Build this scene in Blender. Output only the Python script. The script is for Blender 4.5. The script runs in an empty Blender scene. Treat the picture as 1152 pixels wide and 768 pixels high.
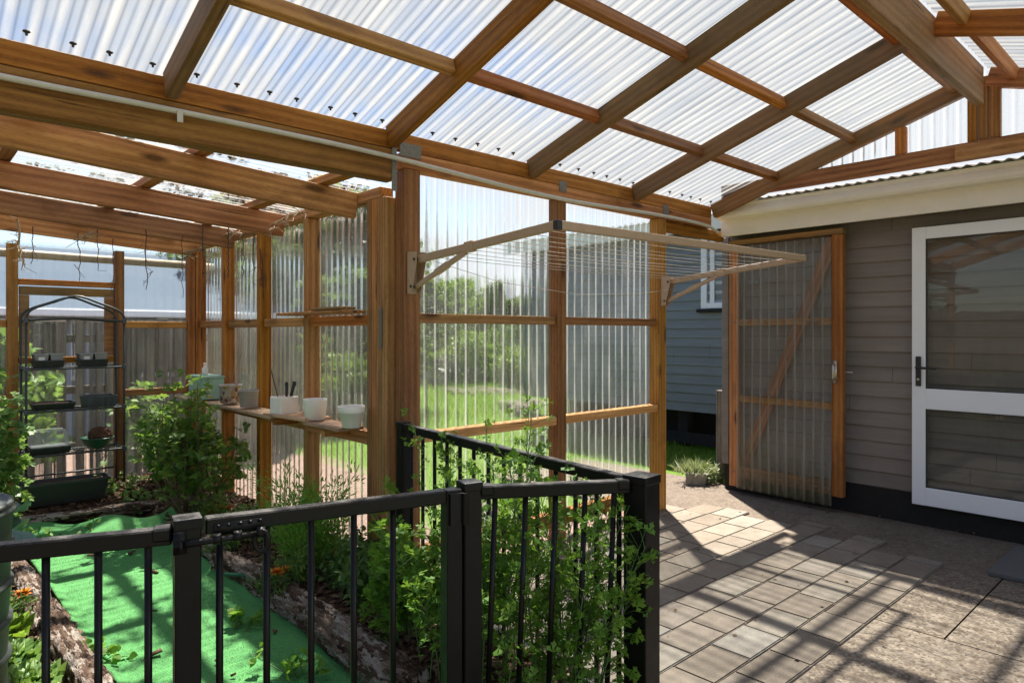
import bpy, bmesh, math, random
import numpy as np
from mathutils import Vector, Matrix, Euler, Quaternion
R = math.radians
PI = math.pi
rnd = random.Random(7)
scene = bpy.context.scene
COL = scene.collection
V = Vector

# ------------------------------------------------------------------ camera
EYE = V((0, 0, 1.40)); F_PX = 757.0; H_PX = 375.0
RX, RY = 0.7353, -0.6777          # right
FX, FY = 0.6777, 0.7353           # forward
def ray(px, py):
    r = (px - 576) / F_PX
    return V((RX*r + FX, RY*r + FY, (H_PX - py) / F_PX))
def on_z(px, py, z=0.0):
    d = ray(px, py); return EYE + d * ((z - EYE.z) / d.z)
def on_x(px, py, x):
    d = ray(px, py); return EYE + d * (x / d.x)
def on_y(px, py, y):
    d = ray(px, py); return EYE + d * (y / d.y)
def at_d(px, py, d):
    return EYE + ray(px, py) * d

cam = bpy.data.cameras.new('camera')
cam.sensor_width = 36; cam.lens = 36 * F_PX / 1152
cam.shift_y = -9.0 / 1152
cam.clip_start = 0.05; cam.clip_end = 600
co = bpy.data.objects.new('camera', cam); COL.objects.link(co)
co.location = EYE; co.rotation_euler = (R(90), 0, -math.atan2(FX, FY))
scene.camera = co

# ------------------------------------------------------------------ node helper
class NT:
    def __init__(s, name):
        s.m = bpy.data.materials.new(name); s.m.use_nodes = True
        s.t = s.m.node_tree; s.t.nodes.clear()
        s.out = s.t.nodes.new('ShaderNodeOutputMaterial')
    def n(s, typ, props=None, **inp):
        nd = s.t.nodes.new(typ)
        for k, v in (props or {}).items(): setattr(nd, k, v)
        for k, v in inp.items():
            key = int(k[1:]) if k[0] == '_' and k[1:].isdigit() else k.replace('_', ' ')
            s.set(nd, key, v)
        return nd
    def set(s, nd, key, v):
        sock = nd.inputs[key]
        if isinstance(v, bpy.types.NodeSocket): s.t.links.new(v, sock)
        elif isinstance(v, bpy.types.Node): s.t.links.new(v.outputs[0], sock)
        else:
            if isinstance(v, (tuple, list)) and len(v) == 3 and sock.type == 'RGBA': v = (*v, 1)
            sock.default_value = v
    def math(s, op, a, b=None, c=None, clamp=False):
        nd = s.t.nodes.new('ShaderNodeMath'); nd.operation = op; nd.use_clamp = clamp
        s.set(nd, 0, a)
        if b is not None: s.set(nd, 1, b)
        if c is not None: s.set(nd, 2, c)
        return nd.outputs[0]
    def maprange(s, v, a, b, c=0.0, d=1.0):
        nd = s.t.nodes.new('ShaderNodeMapRange'); nd.clamp = True
        for i, x in enumerate((v, a, b, c, d)): s.set(nd, i, x)
        return nd.outputs[0]
    def mix(s, f, a, b, blend='MIX'):
        nd = s.t.nodes.new('ShaderNodeMix'); nd.data_type = 'RGBA'; nd.blend_type = blend
        s.set(nd, 0, f); s.set(nd, 6, a); s.set(nd, 7, b)
        return nd.outputs[2]
    def ramp(s, f, stops):
        nd = s.t.nodes.new('ShaderNodeValToRGB'); s.set(nd, 0, f)
        e = nd.color_ramp.elements
        while len(e) < len(stops): e.new(0.5)
        for x, (p, c) in zip(e, stops):
            x.position = p; x.color = (*c, 1) if len(c) == 3 else c
        return nd.outputs[0]
    def noise(s, vec, scale, detail=4, rough=0.55, dist=0.0):
        nd = s.n('ShaderNodeTexNoise', None, Scale=scale, Detail=detail, Roughness=rough, Distortion=dist)
        if vec is not None: s.set(nd, 'Vector', vec)
        return nd.outputs[0]
    def coord(s, kind='Object'):
        return s.n('ShaderNodeTexCoord').outputs[kind]
    def mapping(s, vec, scale=(1, 1, 1), loc=(0, 0, 0)):
        nd = s.n('ShaderNodeMapping'); s.set(nd, 0, vec); s.set(nd, 'Scale', scale); s.set(nd, 'Location', loc)
        return nd.outputs[0]
    def bump(s, h, strength=0.3, dist=0.01):
        return s.n('ShaderNodeBump', None, Strength=strength, Distance=dist, Height=h).outputs[0]
    def bsdf(s, color, rough=0.6, normal=None, metal=0.0, spec=0.5, **kw):
        nd = s.n('ShaderNodeBsdfPrincipled')
        s.set(nd, 'Base Color', color); s.set(nd, 'Roughness', rough); s.set(nd, 'Metallic', metal)
        s.set(nd, 'Specular IOR Level', spec)
        if normal is not None: s.set(nd, 'Normal', normal)
        for k, v in kw.items(): s.set(nd, k.replace('_', ' '), v)
        return nd.outputs[0]
    def done(s, shader):
        s.set(s.out, 0, shader); return s.m

def world_pos(t): return t.n('ShaderNodeNewGeometry').outputs['Position']

# ------------------------------------------------------------------ materials
def mat_wood(name, dark, mid, light, grey=0.0, green=0.0):
    t = NT(name)
    oi = t.n('ShaderNodeObjectInfo').outputs['Random']
    co_ = t.coord()
    off = t.n('ShaderNodeCombineXYZ', None, X=t.math('MULTIPLY', oi, 37.0), Y=t.math('MULTIPLY', oi, 91.0), Z=t.math('MULTIPLY', oi, 53.0))
    vec = t.n('ShaderNodeVectorMath', {'operation': 'ADD'}, _0=co_, _1=off).outputs[0]
    warp = t.noise(t.mapping(vec, (1.2, 5, 5)), 1.0, 3, 0.5)
    # growth rings seen as long streaks
    st = t.mapping(vec, (1.0, 15, 15))
    g1 = t.noise(st, 1.0, 5, 0.62, 0.9)
    g2 = t.noise(t.mapping(vec, (4, 130, 130)), 1.0, 3, 0.6)
    wv = t.n('ShaderNodeTexWave', {'wave_type': 'RINGS', 'rings_direction': 'X'}, Scale=9.0, Distortion=5.0, Detail=2.0, Detail_Scale=0.6)
    t.set(wv, 'Vector', t.mapping(vec, (0.12, 1.6, 1.6)))
    g = t.math('ADD', t.math('MULTIPLY', g1, 0.50), t.math('MULTIPLY', wv.outputs['Fac'], 0.13))
    g = t.math('ADD', g, t.math('MULTIPLY', g2, 0.20))
    g = t.math('ADD', g, t.math('MULTIPLY', t.noise(t.mapping(vec, (1.3, 5, 5)), 1.0, 5, 0.65), 0.34))
    col = t.ramp(g, [(0.36, dark), (0.55, mid), (0.76, light)])
    # board to board difference
    hs = t.n('ShaderNodeHueSaturation', None, Hue=t.math('ADD', 0.481, t.math('MULTIPLY', t.math('FRACT', t.math('MULTIPLY', oi, 7.13)), 0.024)), Saturation=t.maprange(t.math('FRACT', t.math('MULTIPLY', oi, 3.7)), 0, 1, 0.9, 1.1), Value=t.maprange(oi, 0, 1, 0.78, 1.55), Color=col)
    col = hs.outputs[0]
    # knots
    kv = t.n('ShaderNodeTexVoronoi', None, Scale=1.0, Randomness=1.0)
    t.set(kv, 'Vector', t.mapping(vec, (2.4, 9, 9)))
    kd = t.math('ADD', kv.outputs['Distance'], t.math('MULTIPLY', warp, 0.12))
    kn = t.maprange(kd, 0.16, 0.27, 1, 0)
    sel = t.maprange(t.n('ShaderNodeSeparateColor', None, Color=kv.outputs['Color']).outputs[0], 0.44, 0.54, 0, 1)
    kn = t.math('MULTIPLY', kn, sel)
    col = t.mix(t.math('MULTIPLY', kn, 0.85), col, (dark[0]*0.35, dark[1]*0.3, dark[2]*0.3))
    sp = t.noise(t.mapping(vec, (30, 240, 240)), 1.0, 3, 0.7)
    col = t.mix(t.maprange(sp, 0.52, 0.72, 0, 0.45), col, (dark[0]*0.45, dark[1]*0.42, dark[2]*0.4))
    col = t.mix(t.maprange(sp, 0.45, 0.28, 0, 0.3), col, light)
    # weather stains
    s1 = t.maprange(t.noise(t.mapping(vec, (1.5, 3, 3)), 1.6, 4, 0.6), 0.55, 0.72, 0, 1)
    col = t.mix(t.math('MULTIPLY', s1, 0.5), col, (dark[0]*0.5, dark[1]*0.5, dark[2]*0.5))
    cr = t.noise(t.mapping(vec, (1.6, 70, 70)), 1.0, 2, 0.5)
    cr = t.math('MULTIPLY', t.maprange(cr, 0.665, 0.70, 0, 1), t.maprange(t.noise(t.mapping(vec, (1.2, 8, 8)), 1.0, 2, 0.5), 0.46, 0.56, 0, 1))
    col = t.mix(t.math('MULTIPLY', cr, 0.8), col, (dark[0]*.2, dark[1]*.2, dark[2]*.2))
    if grey:
        s2 = t.maprange(t.noise(t.mapping(vec, (0.8, 6, 6)), 1.3, 5, 0.65), 0.4, 0.65, 0, grey)
        col = t.mix(s2, col, (0.17, 0.14, 0.10))
    if green:
        s3 = t.maprange(t.noise(vec, 1.1, 4, 0.6), 0.35, 0.65, 0, green)
        col = t.mix(s3, col, (0.11, 0.105, 0.03))
    h = t.math('SUBTRACT', t.math('ADD', g1, t.math('MULTIPLY', g2, 0.6)), cr)
    bs = t.bsdf(col, t.maprange(g1, 0.3, 0.7, 0.55, 0.8), t.bump(t.math('ADD', h, t.math('MULTIPLY', sp, 0.5)), 0.55, 0.005), spec=0.3)
    return t.done(bs)

M = {}
M['wood'] = mat_wood('treated_pine', (0.14, 0.052, 0.010), (0.295, 0.128, 0.029), (0.46, 0.235, 0.068))
M['wood_grey'] = mat_wood('weathered_pine', (0.12, 0.054, 0.014), (0.26, 0.13, 0.04), (0.38, 0.215, 0.08), grey=0.4, green=0.3)
M['wood_pale'] = mat_wood('pale_pine', (0.20, 0.09, 0.02), (0.38, 0.19, 0.055), (0.52, 0.30, 0.11))
M['shelf_wood'] = mat_wood('bleached_pine', (0.22, 0.13, 0.07), (0.42, 0.27, 0.15), (0.6, 0.43, 0.27), grey=0.3)
M['paling'] = mat_wood('weathered_paling', (0.032, 0.026, 0.02), (0.092, 0.077, 0.06), (0.18, 0.155, 0.122))

def mat_sheet(name, milk, grazing, streak, c0=0.62, c1=0.98, gloss=0.8, body=0.8, grime=0.10, blur=0.0, rib=0.0, tint=(0.95, 0.97, 0.97), dirt=0.0, algae=0.0):
    """clear corrugated plastic: mostly see-through, milky on the steep flanks and along the ribs: settled dust on roofs, painted highlight lines on walls"""
    t = NT(name)
    co_ = t.coord()
    sx = t.n('ShaderNodeSeparateXYZ', None, Vector=co_).outputs
    ph = t.math('MULTIPLY', sx[0], 2*PI/0.076)
    cs = t.math('COSINE', ph)
    oi = t.n('ShaderNodeObjectInfo').outputs['Random']
    vec = t.n('ShaderNodeVectorMath', {'operation': 'ADD'}, _0=co_, _1=t.n('ShaderNodeCombineXYZ', None, X=t.math('MULTIPLY', oi, 31.0), Y=t.math('MULTIPLY', oi, 17.0))).outputs[0]
    nz = t.noise(t.mapping(vec, (14, 1.2, 1)), 1.0, 5, 0.65)
    fine = t.noise(t.mapping(vec, (60, 9, 1)), 1.0, 4, 0.7)
    patch0 = t.noise(t.mapping(vec, (9, 0.5, 1)), 1.0, 3, 0.6)
    crest = t.maprange(cs, c0, c1, 0, 1)  # whitish rib lines: dust on roofs, refracted highlights painted in on walls
    valley = t.maprange(cs, -0.5, -0.98, 0, 1)
    lw = t.n('ShaderNodeLayerWeight', None, Blend=0.5).outputs['Facing']
    graz = t.math('POWER', t.maprange(lw, 0.15, 0.95, 0, 1), 1.6)
    f = t.math('ADD', milk, t.math('MULTIPLY', graz, grazing))
    f = t.math('ADD', f, t.math('MULTIPLY', crest, t.maprange(t.math('ADD', t.math('MULTIPLY', nz, 0.6), t.math('MULTIPLY', patch0, 0.4)), 0.34, 0.62, streak*0.15, streak)))
    patch = t.noise(t.mapping(vec, (2.2, 1.1, 1)), 1.3, 5, 0.65)
    f = t.math('ADD', f, t.math('MULTIPLY', t.math('MULTIPLY', t.maprange(nz, 0.38, 0.68, 0, 1), t.maprange(patch, 0.35, 0.65, 0.3, 1.6)), grime))
    f = t.math('ADD', f, t.math('MULTIPLY', t.maprange(fine, 0.62, 0.74, 0, 1), 0.14))
    f = t.math('MINIMUM', f, 0.92)
    white = (body, body*1.01, body)
    if dirt:
        dd = t.math('MULTIPLY', t.maprange(t.noise(vec, 3.0, 6, 0.7), 0.5, 0.75, 0, 1), dirt)
        white = t.mix(dd, white, (0.42, 0.36, 0.26))
    if algae:
        al = t.math('MULTIPLY', t.maprange(t.math('ADD', sx[1], t.math('MULTIPLY', nz, 0.5)), 0.75, 0.25, 0, 1), algae)
        white = t.mix(al, white, (0.30, 0.29, 0.12))
        f = t.math('MINIMUM', t.math('ADD', f, t.math('MULTIPLY', al, 0.35)), 0.92)
    bmp = t.bump(t.math('ADD', t.math('MULTIPLY', nz, 0.7), t.math('MULTIPLY', fine, 0.3)), 0.25, 0.004)
    tr = t.n('ShaderNodeBsdfTransparent', None, Color=tint)
    if rib:
        band = t.math('MULTIPLY', t.maprange(t.math('ABSOLUTE', t.math('ADD', cs, 0.25)), 0.55, 0.15, 0, 1), t.maprange(patch0, 0.3, 0.6, 0.35, 1.0))
        tr = t.n('ShaderNodeBsdfTransparent', None, Color=t.mix(t.math('MULTIPLY', band, rib), tint, tuple(c*.35 for c in tint)))
        f = t.math('MULTIPLY', f, t.math('SUBTRACT', 1.0, t.math('MULTIPLY', band, rib*.7)))
    if blur:
        rfn = t.bump(t.math('ADD', nz, t.math('MULTIPLY', fine, 0.2)), 0.5, 0.01)
        rf_ = t.n('ShaderNodeBsdfRefraction', None, Color=tint, Roughness=0.22, IOR=1.055, Normal=rfn)
        tr = t.n('ShaderNodeMixShader', None, _0=blur, _1=tr, _2=rf_)
    tl = t.n('ShaderNodeBsdfTranslucent', None, Color=white)
    df = t.n('ShaderNodeBsdfDiffuse', None, Color=white)
    mk = t.n('ShaderNodeMixShader', None, _0=0.32, _1=tl, _2=df)
    body = t.n('ShaderNodeMixShader', None, _0=f, _1=tr, _2=mk)
    gl = t.n('ShaderNodeBsdfGlossy', None, Color=(1, 1, 1), Roughness=0.12, Normal=bmp)
    fr = t.n('ShaderNodeFresnel', None, IOR=1.4, Normal=bmp)
    sh = t.n('ShaderNodeMixShader', None, _0=t.math('MULTIPLY', fr.outputs[0], gloss), _1=body, _2=gl)
    return t.done(sh.outputs[0])
M['roof_sheet'] = mat_sheet('clear_roofing', 0.06, 0.20, 0.66, 0.15, 0.75, 0.25, 0.31, 0.34, 0.0, 0.6, tint=(0.74, 0.77, 0.80), dirt=0.15)
M['low_roof_sheet'] = mat_sheet('clear_low_roofing', 0.05, 0.25, 0.35, 0.3, 0.95, 0.12, 0.6, dirt=0.15)
M['wall_sheet'] = mat_sheet('clear_cladding', 0.03, 0.16, 0.52, 0.74, 0.97, 0.7, 0.7, 0.08, 0.55, 0.25, dirt=0.3)
M['back_sheet'] = mat_sheet('dusty_highlit_cladding', 0.03, 0.06, 0.05, 0.70, 0.99, 0.4, 0.34, 0.08, 0.5, 0.12, dirt=0.5)
M['gate_sheet'] = mat_sheet('gate_cladding', 0.12, 0.30, 0.45, 0.60, 0.98, 0.8, 0.8, 0.14, 0.15, dirt=0.3, algae=0.9)

def mat_plain(name, color, rough=0.5, metal=0.0, spec=0.5, vary=0.12, scale=18, bump=0.1, bdist=0.002):
    t = NT(name)
    co_ = t.coord()
    a = t.noise(co_, scale, 5, 0.65)
    c2 = tuple(min(1, c*(1+vary)) for c in color); c1 = tuple(c*(1-vary) for c in color)
    col = t.ramp(a, [(0.3, c1), (0.7, c2)])
    return t.done(t.bsdf(col, t.maprange(a, 0.3, 0.7, max(0, rough-0.08), min(1, rough+0.08)), t.bump(t.noise(co_, scale*5, 3, 0.6), bump, bdist), metal, spec))
def mat_black_paint():
    t = NT('black_powder_coat')
    p = world_pos(t)
    nrm = t.n('ShaderNodeSeparateXYZ', None, Vector=t.n('ShaderNodeNewGeometry').outputs['Normal']).outputs[2]
    sp = t.noise(p, 240, 3, 0.7); bl = t.noise(p, 14, 5, 0.65)
    dust = t.math('MULTIPLY', t.maprange(nrm, 0.6, 0.95, 0, 1), t.maprange(t.math('ADD', t.math('MULTIPLY', sp, 0.5), t.math('MULTIPLY', bl, 0.5)), 0.46, 0.58, 0, 1.0))
    scuff = t.maprange(t.noise(t.mapping(p, (60, 60, 6)), 1, 4, 0.7), 0.64, 0.8, 0, 0.05)
    col = t.mix(t.math('MAXIMUM', dust, scuff), (0.006, 0.0057, 0.0055), (0.17, 0.155, 0.14))
    return t.done(t.bsdf(col, t.maprange(bl, 0.3, 0.7, 0.28, 0.5), t.bump(sp, 0.06, 0.001), spec=0.22))
M['black'] = mat_black_paint()
M['tan'] = mat_plain('sandstone_powder_coat', (0.44, 0.31, 0.21), 0.42, vary=0.06)
M['cord'] = mat_plain('line_cord', (0.62, 0.54, 0.46), 0.6)
M['galv'] = mat_plain('galvanised_steel', (0.22, 0.21, 0.19), 0.5, 0.7, vary=0.35, scale=120, bump=0.5)
M['pvc'] = mat_plain('white_conduit', (0.62, 0.61, 0.59), 0.45, vary=0.08)
M['screw'] = mat_plain('dark_screw', (0.04, 0.035, 0.03), 0.6)
M['dark_steel'] = mat_plain('dark_green_tube', (0.022, 0.03, 0.03), 0.4)
M['black_plastic'] = mat_plain('black_plastic', (0.018, 0.018, 0.02), 0.45, vary=0.3)
M['grey_plastic'] = mat_plain('slate_plastic', (0.055, 0.065, 0.075), 0.5)
M['pot_grey'] = mat_plain('pot_grey', (0.26, 0.26, 0.26), 0.6)
M['tank'] = mat_plain('tank_plastic', (0.045, 0.052, 0.048), 0.5, vary=0.25, scale=9)
M['green_bowl'] = mat_plain('green_bowl', (0.01, 0.10, 0.055), 0.35)
M['coir'] = mat_plain('coir', (0.13, 0.06, 0.035), 0.95, vary=0.5, scale=40, bump=0.9, bdist=0.01)
M['white_ceramic'] = mat_plain('white_glaze', (0.86, 0.80, 0.72), 0.5, vary=0.05)
M['label'] = mat_plain('paper_label', (0.7, 0.7, 0.68), 0.8)
M['mint'] = mat_plain('mint_paint', (0.28, 0.45, 0.37), 0.6, vary=0.12, scale=25)
M['stick'] = mat_plain('stick', (0.10, 0.06, 0.035), 0.8)
M['dry_vine'] = mat_plain('dry_vine', (0.34, 0.24, 0.15), 0.85, vary=0.3)
M['stem_red'] = mat_plain('dried_stem', (0.10, 0.035, 0.03), 0.8, vary=0.3)
M['white_alu'] = mat_plain('white_aluminium', (0.80, 0.82, 0.87), 0.35, vary=0.03, scale=6)
M['brass'] = mat_plain('latch_metal', (0.55, 0.5, 0.42), 0.35, 0.8)
M['slate'] = mat_plain('slate_mat', (0.105, 0.105, 0.105), 0.75, vary=0.2, scale=60, bump=0.4)
M['concrete_pot'] = mat_plain('concrete_trough', (0.30, 0.27, 0.23), 0.9, vary=0.3, scale=20, bump=0.6, bdist=0.006)
M['plinth'] = mat_plain('black_plinth', (0.010, 0.009, 0.009), 0.85)
M['fascia'] = mat_plain('cream_fascia', (0.80, 0.76, 0.69), 0.45, vary=0.05, scale=5)
M['house_roof'] = mat_plain('pale_roof', (0.74, 0.75, 0.77), 0.5, vary=0.05)
M['neighbour_wall'] = mat_plain('neighbour_wall', (0.22, 0.26, 0.32), 0.8, spec=0.2)
M['neighbour_roof'] = mat_plain('neighbour_roof', (0.085, 0.115, 0.155), 0.85, spec=0.08)
M['rock'] = mat_plain('garden_stone', (0.10, 0.08, 0.055), 0.9, vary=0.4, scale=7, bump=0.8, bdist=0.02)
M['bark_trunk'] = mat_plain('tree_bark', (0.10, 0.075, 0.05), 0.95, vary=0.4, scale=14, bump=0.9, bdist=0.02)
M['batten'] = mat_plain('old_gutter', (0.36, 0.31, 0.22), 0.6, vary=0.3, scale=9)

def mat_siding(name, c1, c2):
    t = NT(name)
    p = world_pos(t)
    a = t.noise(t.mapping(p, (1, 0.6, 9)), 3, 5, 0.65)
    b = t.noise(p, 2.0, 4, 0.6)
    col = t.mix(t.maprange(a, 0.3, 0.7, 0, 1), c1, c2)
    col = t.mix(t.maprange(b, 0.5, 0.75, 0, 0.35), col, tuple(c*.72 for c in c1))
    zz_ = t.n('ShaderNodeSeparateXYZ', None, Vector=p).outputs[2]
    col = t.mix(t.math('MULTIPLY', t.maprange(zz_, 0.65, 0.2, 0, 0.6), t.maprange(t.noise(p, 6, 5, 0.7), 0.35, 0.65, 0, 1)), col, (0.13, 0.105, 0.08))
    yy_ = t.n('ShaderNodeSeparateXYZ', None, Vector=p).outputs[1]
    row = t.math('FLOOR', t.math('DIVIDE', t.math('SUBTRACT', zz_, 0.232), 0.1142))
    ofs = t.math('MULTIPLY', t.math('FRACT', t.math('MULTIPLY', t.math('SINE', t.math('MULTIPLY', row, 12.99)), 437.5)), 3.1)
    j = t.math('ABSOLUTE', t.math('SUBTRACT', t.math('MODULO', t.math('ADD', t.math('ADD', yy_, 10.0), ofs), 3.1), 1.5))
    col = t.mix(t.maprange(j, 0.0035, 0.001, 0, 0.75), col, (0.05, 0.04, 0.035))
    rv = t.math('FRACT', t.math('MULTIPLY', t.math('SINE', t.math('MULTIPLY', row, 78.2)), 143.7))
    col = t.n('ShaderNodeHueSaturation', None, Value=t.maprange(rv, 0, 1, .92, 1.08), Color=col).outputs[0]
    return t.done(t.bsdf(col, 0.55, t.bump(t.noise(t.mapping(p, (1, 3, 90)), 1, 3, 0.6), 0.12, 0.002), spec=0.35))
M['siding'] = mat_siding('taupe_weatherboard', (0.185, 0.158, 0.143), (0.235, 0.203, 0.184))
M['skylit_siding'] = mat_siding('skylit_taupe_weatherboard', (0.17, 0.183, 0.205), (0.21, 0.225, 0.25))  # same taupe boards, with the blue skylight put into their colour
def mat_glass():
    t = NT('door_glass')
    tr = t.n('ShaderNodeBsdfTransparent', None, Color=(0.96, 0.97, 0.96))
    gl = t.n('ShaderNodeBsdfGlossy', None, Color=(1, 1, 1), Roughness=0.015)
    fr = t.n('ShaderNodeFresnel', None, IOR=1.55)
    f = t.math('MULTIPLY', fr.outputs[0], 0.45)
    return t.done(t.n('ShaderNodeMixShader', None, _0=f, _1=tr, _2=gl).outputs[0])
M['glass'] = mat_glass(); M['window_glass'] = M['glass']; M['curtain'] = mat_plain('net_curtain', (0.5, 0.55, 0.62), 0.8)
def mat_dome():
    t = NT('propagator_plastic')
    tr = t.n('ShaderNodeBsdfTransparent', None, Color=(0.9, 0.92, 0.92))
    df = t.n('ShaderNodeBsdfPrincipled', None, Roughness=0.2); t.set(df, 'Base Color', (0.75, 0.77, 0.78))
    lw = t.n('ShaderNodeLayerWeight', None, Blend=0.4).outputs['Facing']
    return t.done(t.n('ShaderNodeMixShader', None, _0=t.maprange(lw, 0, 1, 0.14, 0.8), _1=tr, _2=df).outputs[0])
M['dome'] = mat_dome()

def mat_paver():
    t = NT('concrete_paver')
    p = world_pos(t)
    isl = t.n('ShaderNodeNewGeometry').outputs['Random Per Island']
    base = t.ramp(isl, [(0.0, (0.205, 0.168, 0.130)), (0.35, (0.265, 0.22, 0.172)), (0.65, (0.235, 0.20, 0.163)), (0.9, (0.285, 0.25, 0.20)), (1.0, (0.29, 0.268, 0.232))])
    a = t.noise(p, 9, 6, 0.7); b = t.noise(p, 160, 4, 0.7)
    col = t.mix(t.maprange(t.math('ADD', t.math('MULTIPLY', a, 0.5), t.math('MULTIPLY', t.noise(p, 2.3, 5, 0.7), 0.5)), 0.38, 0.64, 0, 0.8), base, t.mix(0.65, base, (0.085, 0.066, 0.05)))
    col = t.mix(t.maprange(b, 0.55, 0.75, 0, 0.6), col, (0.12, 0.10, 0.085))
    col = t.mix(t.maprange(b, 0.42, 0.30, 0, 0.4), col, (0.5, 0.46, 0.40))
    return t.done(t.bsdf(col, 0.85, t.bump(t.math('ADD', t.math('MULTIPLY', a, 0.5), b), 0.35, 0.004), spec=0.25))
M['paver'] = mat_paver()
def mat_concrete():
    t = NT('exposed_aggregate')
    p = world_pos(t)
    a = t.noise(p, 1.6, 6, 0.65); b = t.noise(p, 12, 5, 0.7)
    v = t.n('ShaderNodeTexVoronoi', None, Scale=78.0); t.set(v, 'Vector', p)
    st = t.n('ShaderNodeSeparateColor', None, Color=v.outputs['Color']).outputs[0]
    col = t.ramp(a, [(0.32, (0.125, 0.096, 0.070)), (0.5, (0.22, 0.175, 0.13)), (0.66, (0.31, 0.26, 0.20))])
    col = t.mix(t.math('MULTIPLY', t.maprange(st, 0.5, 1.0, 0, 1), 0.6), col, (0.40, 0.34, 0.275))
    col = t.mix(t.math('MULTIPLY', t.maprange(st, 0.32, 0.0, 0, 1), 0.7), col, (0.075, 0.055, 0.04))
    col = t.mix(t.maprange(b, 0.50, 0.66, 0, 0.75), col, (0.10, 0.075, 0.055))
    # house shade put into the colour of the strip beside the wall
    sx = t.n('ShaderNodeSeparateXYZ', None, Vector=p).outputs[0]
    house_shade = t.math('MULTIPLY', t.maprange(t.math('ADD', sx, t.math('MULTIPLY', a, 0.7)), 4.45, 5.1, 0, 1), 0.6)
    col = t.mix(house_shade, col, (0.115, 0.09, 0.075))
    # hairline cracks
    vc = t.n('ShaderNodeTexVoronoi', {'feature': 'DISTANCE_TO_EDGE'}, Scale=0.9)
    wv = t.n('ShaderNodeVectorMath', {'operation': 'ADD'}, _0=p, _1=t.n('ShaderNodeVectorMath', {'operation': 'SCALE'}, _0=t.n('ShaderNodeTexNoise', None, Scale=5.0, Vector=p).outputs[1], Scale=0.22).outputs[0]).outputs[0]
    t.set(vc, 'Vector', wv)
    cr = t.math('MULTIPLY', t.maprange(vc.outputs['Distance'], 0.002, 0.009, 0.7, 0), t.maprange(a, 0.48, 0.6, 0, 1))
    col = t.mix(cr, col, (0.06, 0.045, 0.035))
    h = t.math('ADD', t.math('MULTIPLY', v.outputs['Distance'], -0.7), t.math('MULTIPLY', b, 0.8))
    h = t.math('SUBTRACT', h, cr)
    return t.done(t.bsdf(col, 0.9, t.bump(h, 0.6, 0.006), spec=0.2))
M['concrete'] = mat_concrete()
def mat_soil():
    t = NT('bark_soil')
    p = world_pos(t)
    a = t.noise(p, 3, 6, 0.7); b = t.noise(p, 45, 5, 0.75)
    col = t.ramp(b, [(0.3, (0.028, 0.017, 0.011)), (0.52, (0.095, 0.055, 0.034)), (0.72, (0.23, 0.145, 0.095))])
    col = t.mix(t.maprange(a, 0.45, 0.7, 0, 0.5), col, (0.055, 0.034, 0.022))
    return t.done(t.bsdf(col, 0.95, t.bump(b, 0.9, 0.02), spec=0.15))
M['soil'] = mat_soil()
def mat_chip(name, cols):
    t = NT(name)
    isl = t.n('ShaderNodeNewGeometry').outputs['Random Per Island']
    b = t.noise(world_pos(t), 90, 4, 0.7)
    col = t.ramp(isl, [(i/(len(cols)-1), c) for i, c in enumerate(cols)])
    col = t.mix(t.maprange(b, 0.4, 0.65, 0, 0.6), col, (0.03, 0.02, 0.013))
    return t.done(t.bsdf(col, 0.9, t.bump(b, 0.5, 0.003), spec=0.2))
M['chip'] = mat_chip('bark_chip', [(0.05, 0.028, 0.017), (0.13, 0.072, 0.043), (0.20, 0.12, 0.075), (0.32, 0.225, 0.155)])
M['debris'] = mat_chip('leaf_litter', [(0.03, 0.02, 0.012), (0.07, 0.045, 0.025), (0.05, 0.045, 0.02)])
def mat_gravel():
    t = NT('pale_mulch')
    p = world_pos(t)
    b = t.noise(p, 28, 6, 0.75); a = t.noise(p, 2, 4, 0.6)
    col = t.ramp(b, [(0.3, (0.10, 0.06, 0.045)), (0.55, (0.26, 0.18, 0.145)), (0.72, (0.44, 0.34, 0.29))])
    return t.done(t.bsdf(col, 0.95, t.bump(b, 0.8, 0.02), spec=0.15))
M['gravel'] = mat_gravel()
def mat_turf():
    t = NT('artificial_turf')
    p = world_pos(t)
    f = t.noise(p, 330, 3, 0.7); a = t.noise(p, 5, 5, 0.65)
    rows = t.n('ShaderNodeTexWave', {'bands_direction': 'Y'}, Scale=24.0, Distortion=1.5, Detail=2.0); t.set(rows, 'Vector', p)
    col = t.ramp(f, [(0.3, (0.05, 0.20, 0.055)), (0.55, (0.11, 0.36, 0.11)), (0.75, (0.19, 0.47, 0.17))])
    col = t.mix(t.maprange(a, 0.5, 0.75, 0, 0.35), col, (0.02, 0.13, 0.045))
    col = t.mix(t.math('MULTIPLY', t.maprange(rows.outputs['Fac'], 0.35, 0.0, 0, 1), 0.45), col, (0.02, 0.10, 0.035))
    d = t.maprange(t.noise(p, 16, 5, 0.7), 0.64, 0.74, 0, 0.7)
    col = t.mix(d, col, (0.10, 0.075, 0.04))
    h = t.math('ADD', t.math('MULTIPLY', f, 0.6), t.math('MULTIPLY', rows.outputs['Fac'], 0.35))
    return t.done(t.bsdf(col, 0.75, t.bump(h, 0.8, 0.008), spec=0.25))
M['turf'] = mat_turf()
def mat_lawn():
    t = NT('lawn_ground')
    p = world_pos(t)
    f = t.noise(p, 60, 5, 0.75); a = t.noise(p, 0.7, 5, 0.6)
    col = t.ramp(f, [(0.3, (0.06, 0.13, 0.010)), (0.55, (0.125, 0.235, 0.018)), (0.75, (0.20, 0.32, 0.035))])
    col = t.mix(t.maprange(a, 0.45, 0.7, 0, 0.4), col, (0.13, 0.17, 0.03))
    return t.done(t.bsdf(col, 0.85, t.bump(f, 0.8, 0.03), spec=0.2))
M['lawn'] = mat_lawn()
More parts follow.
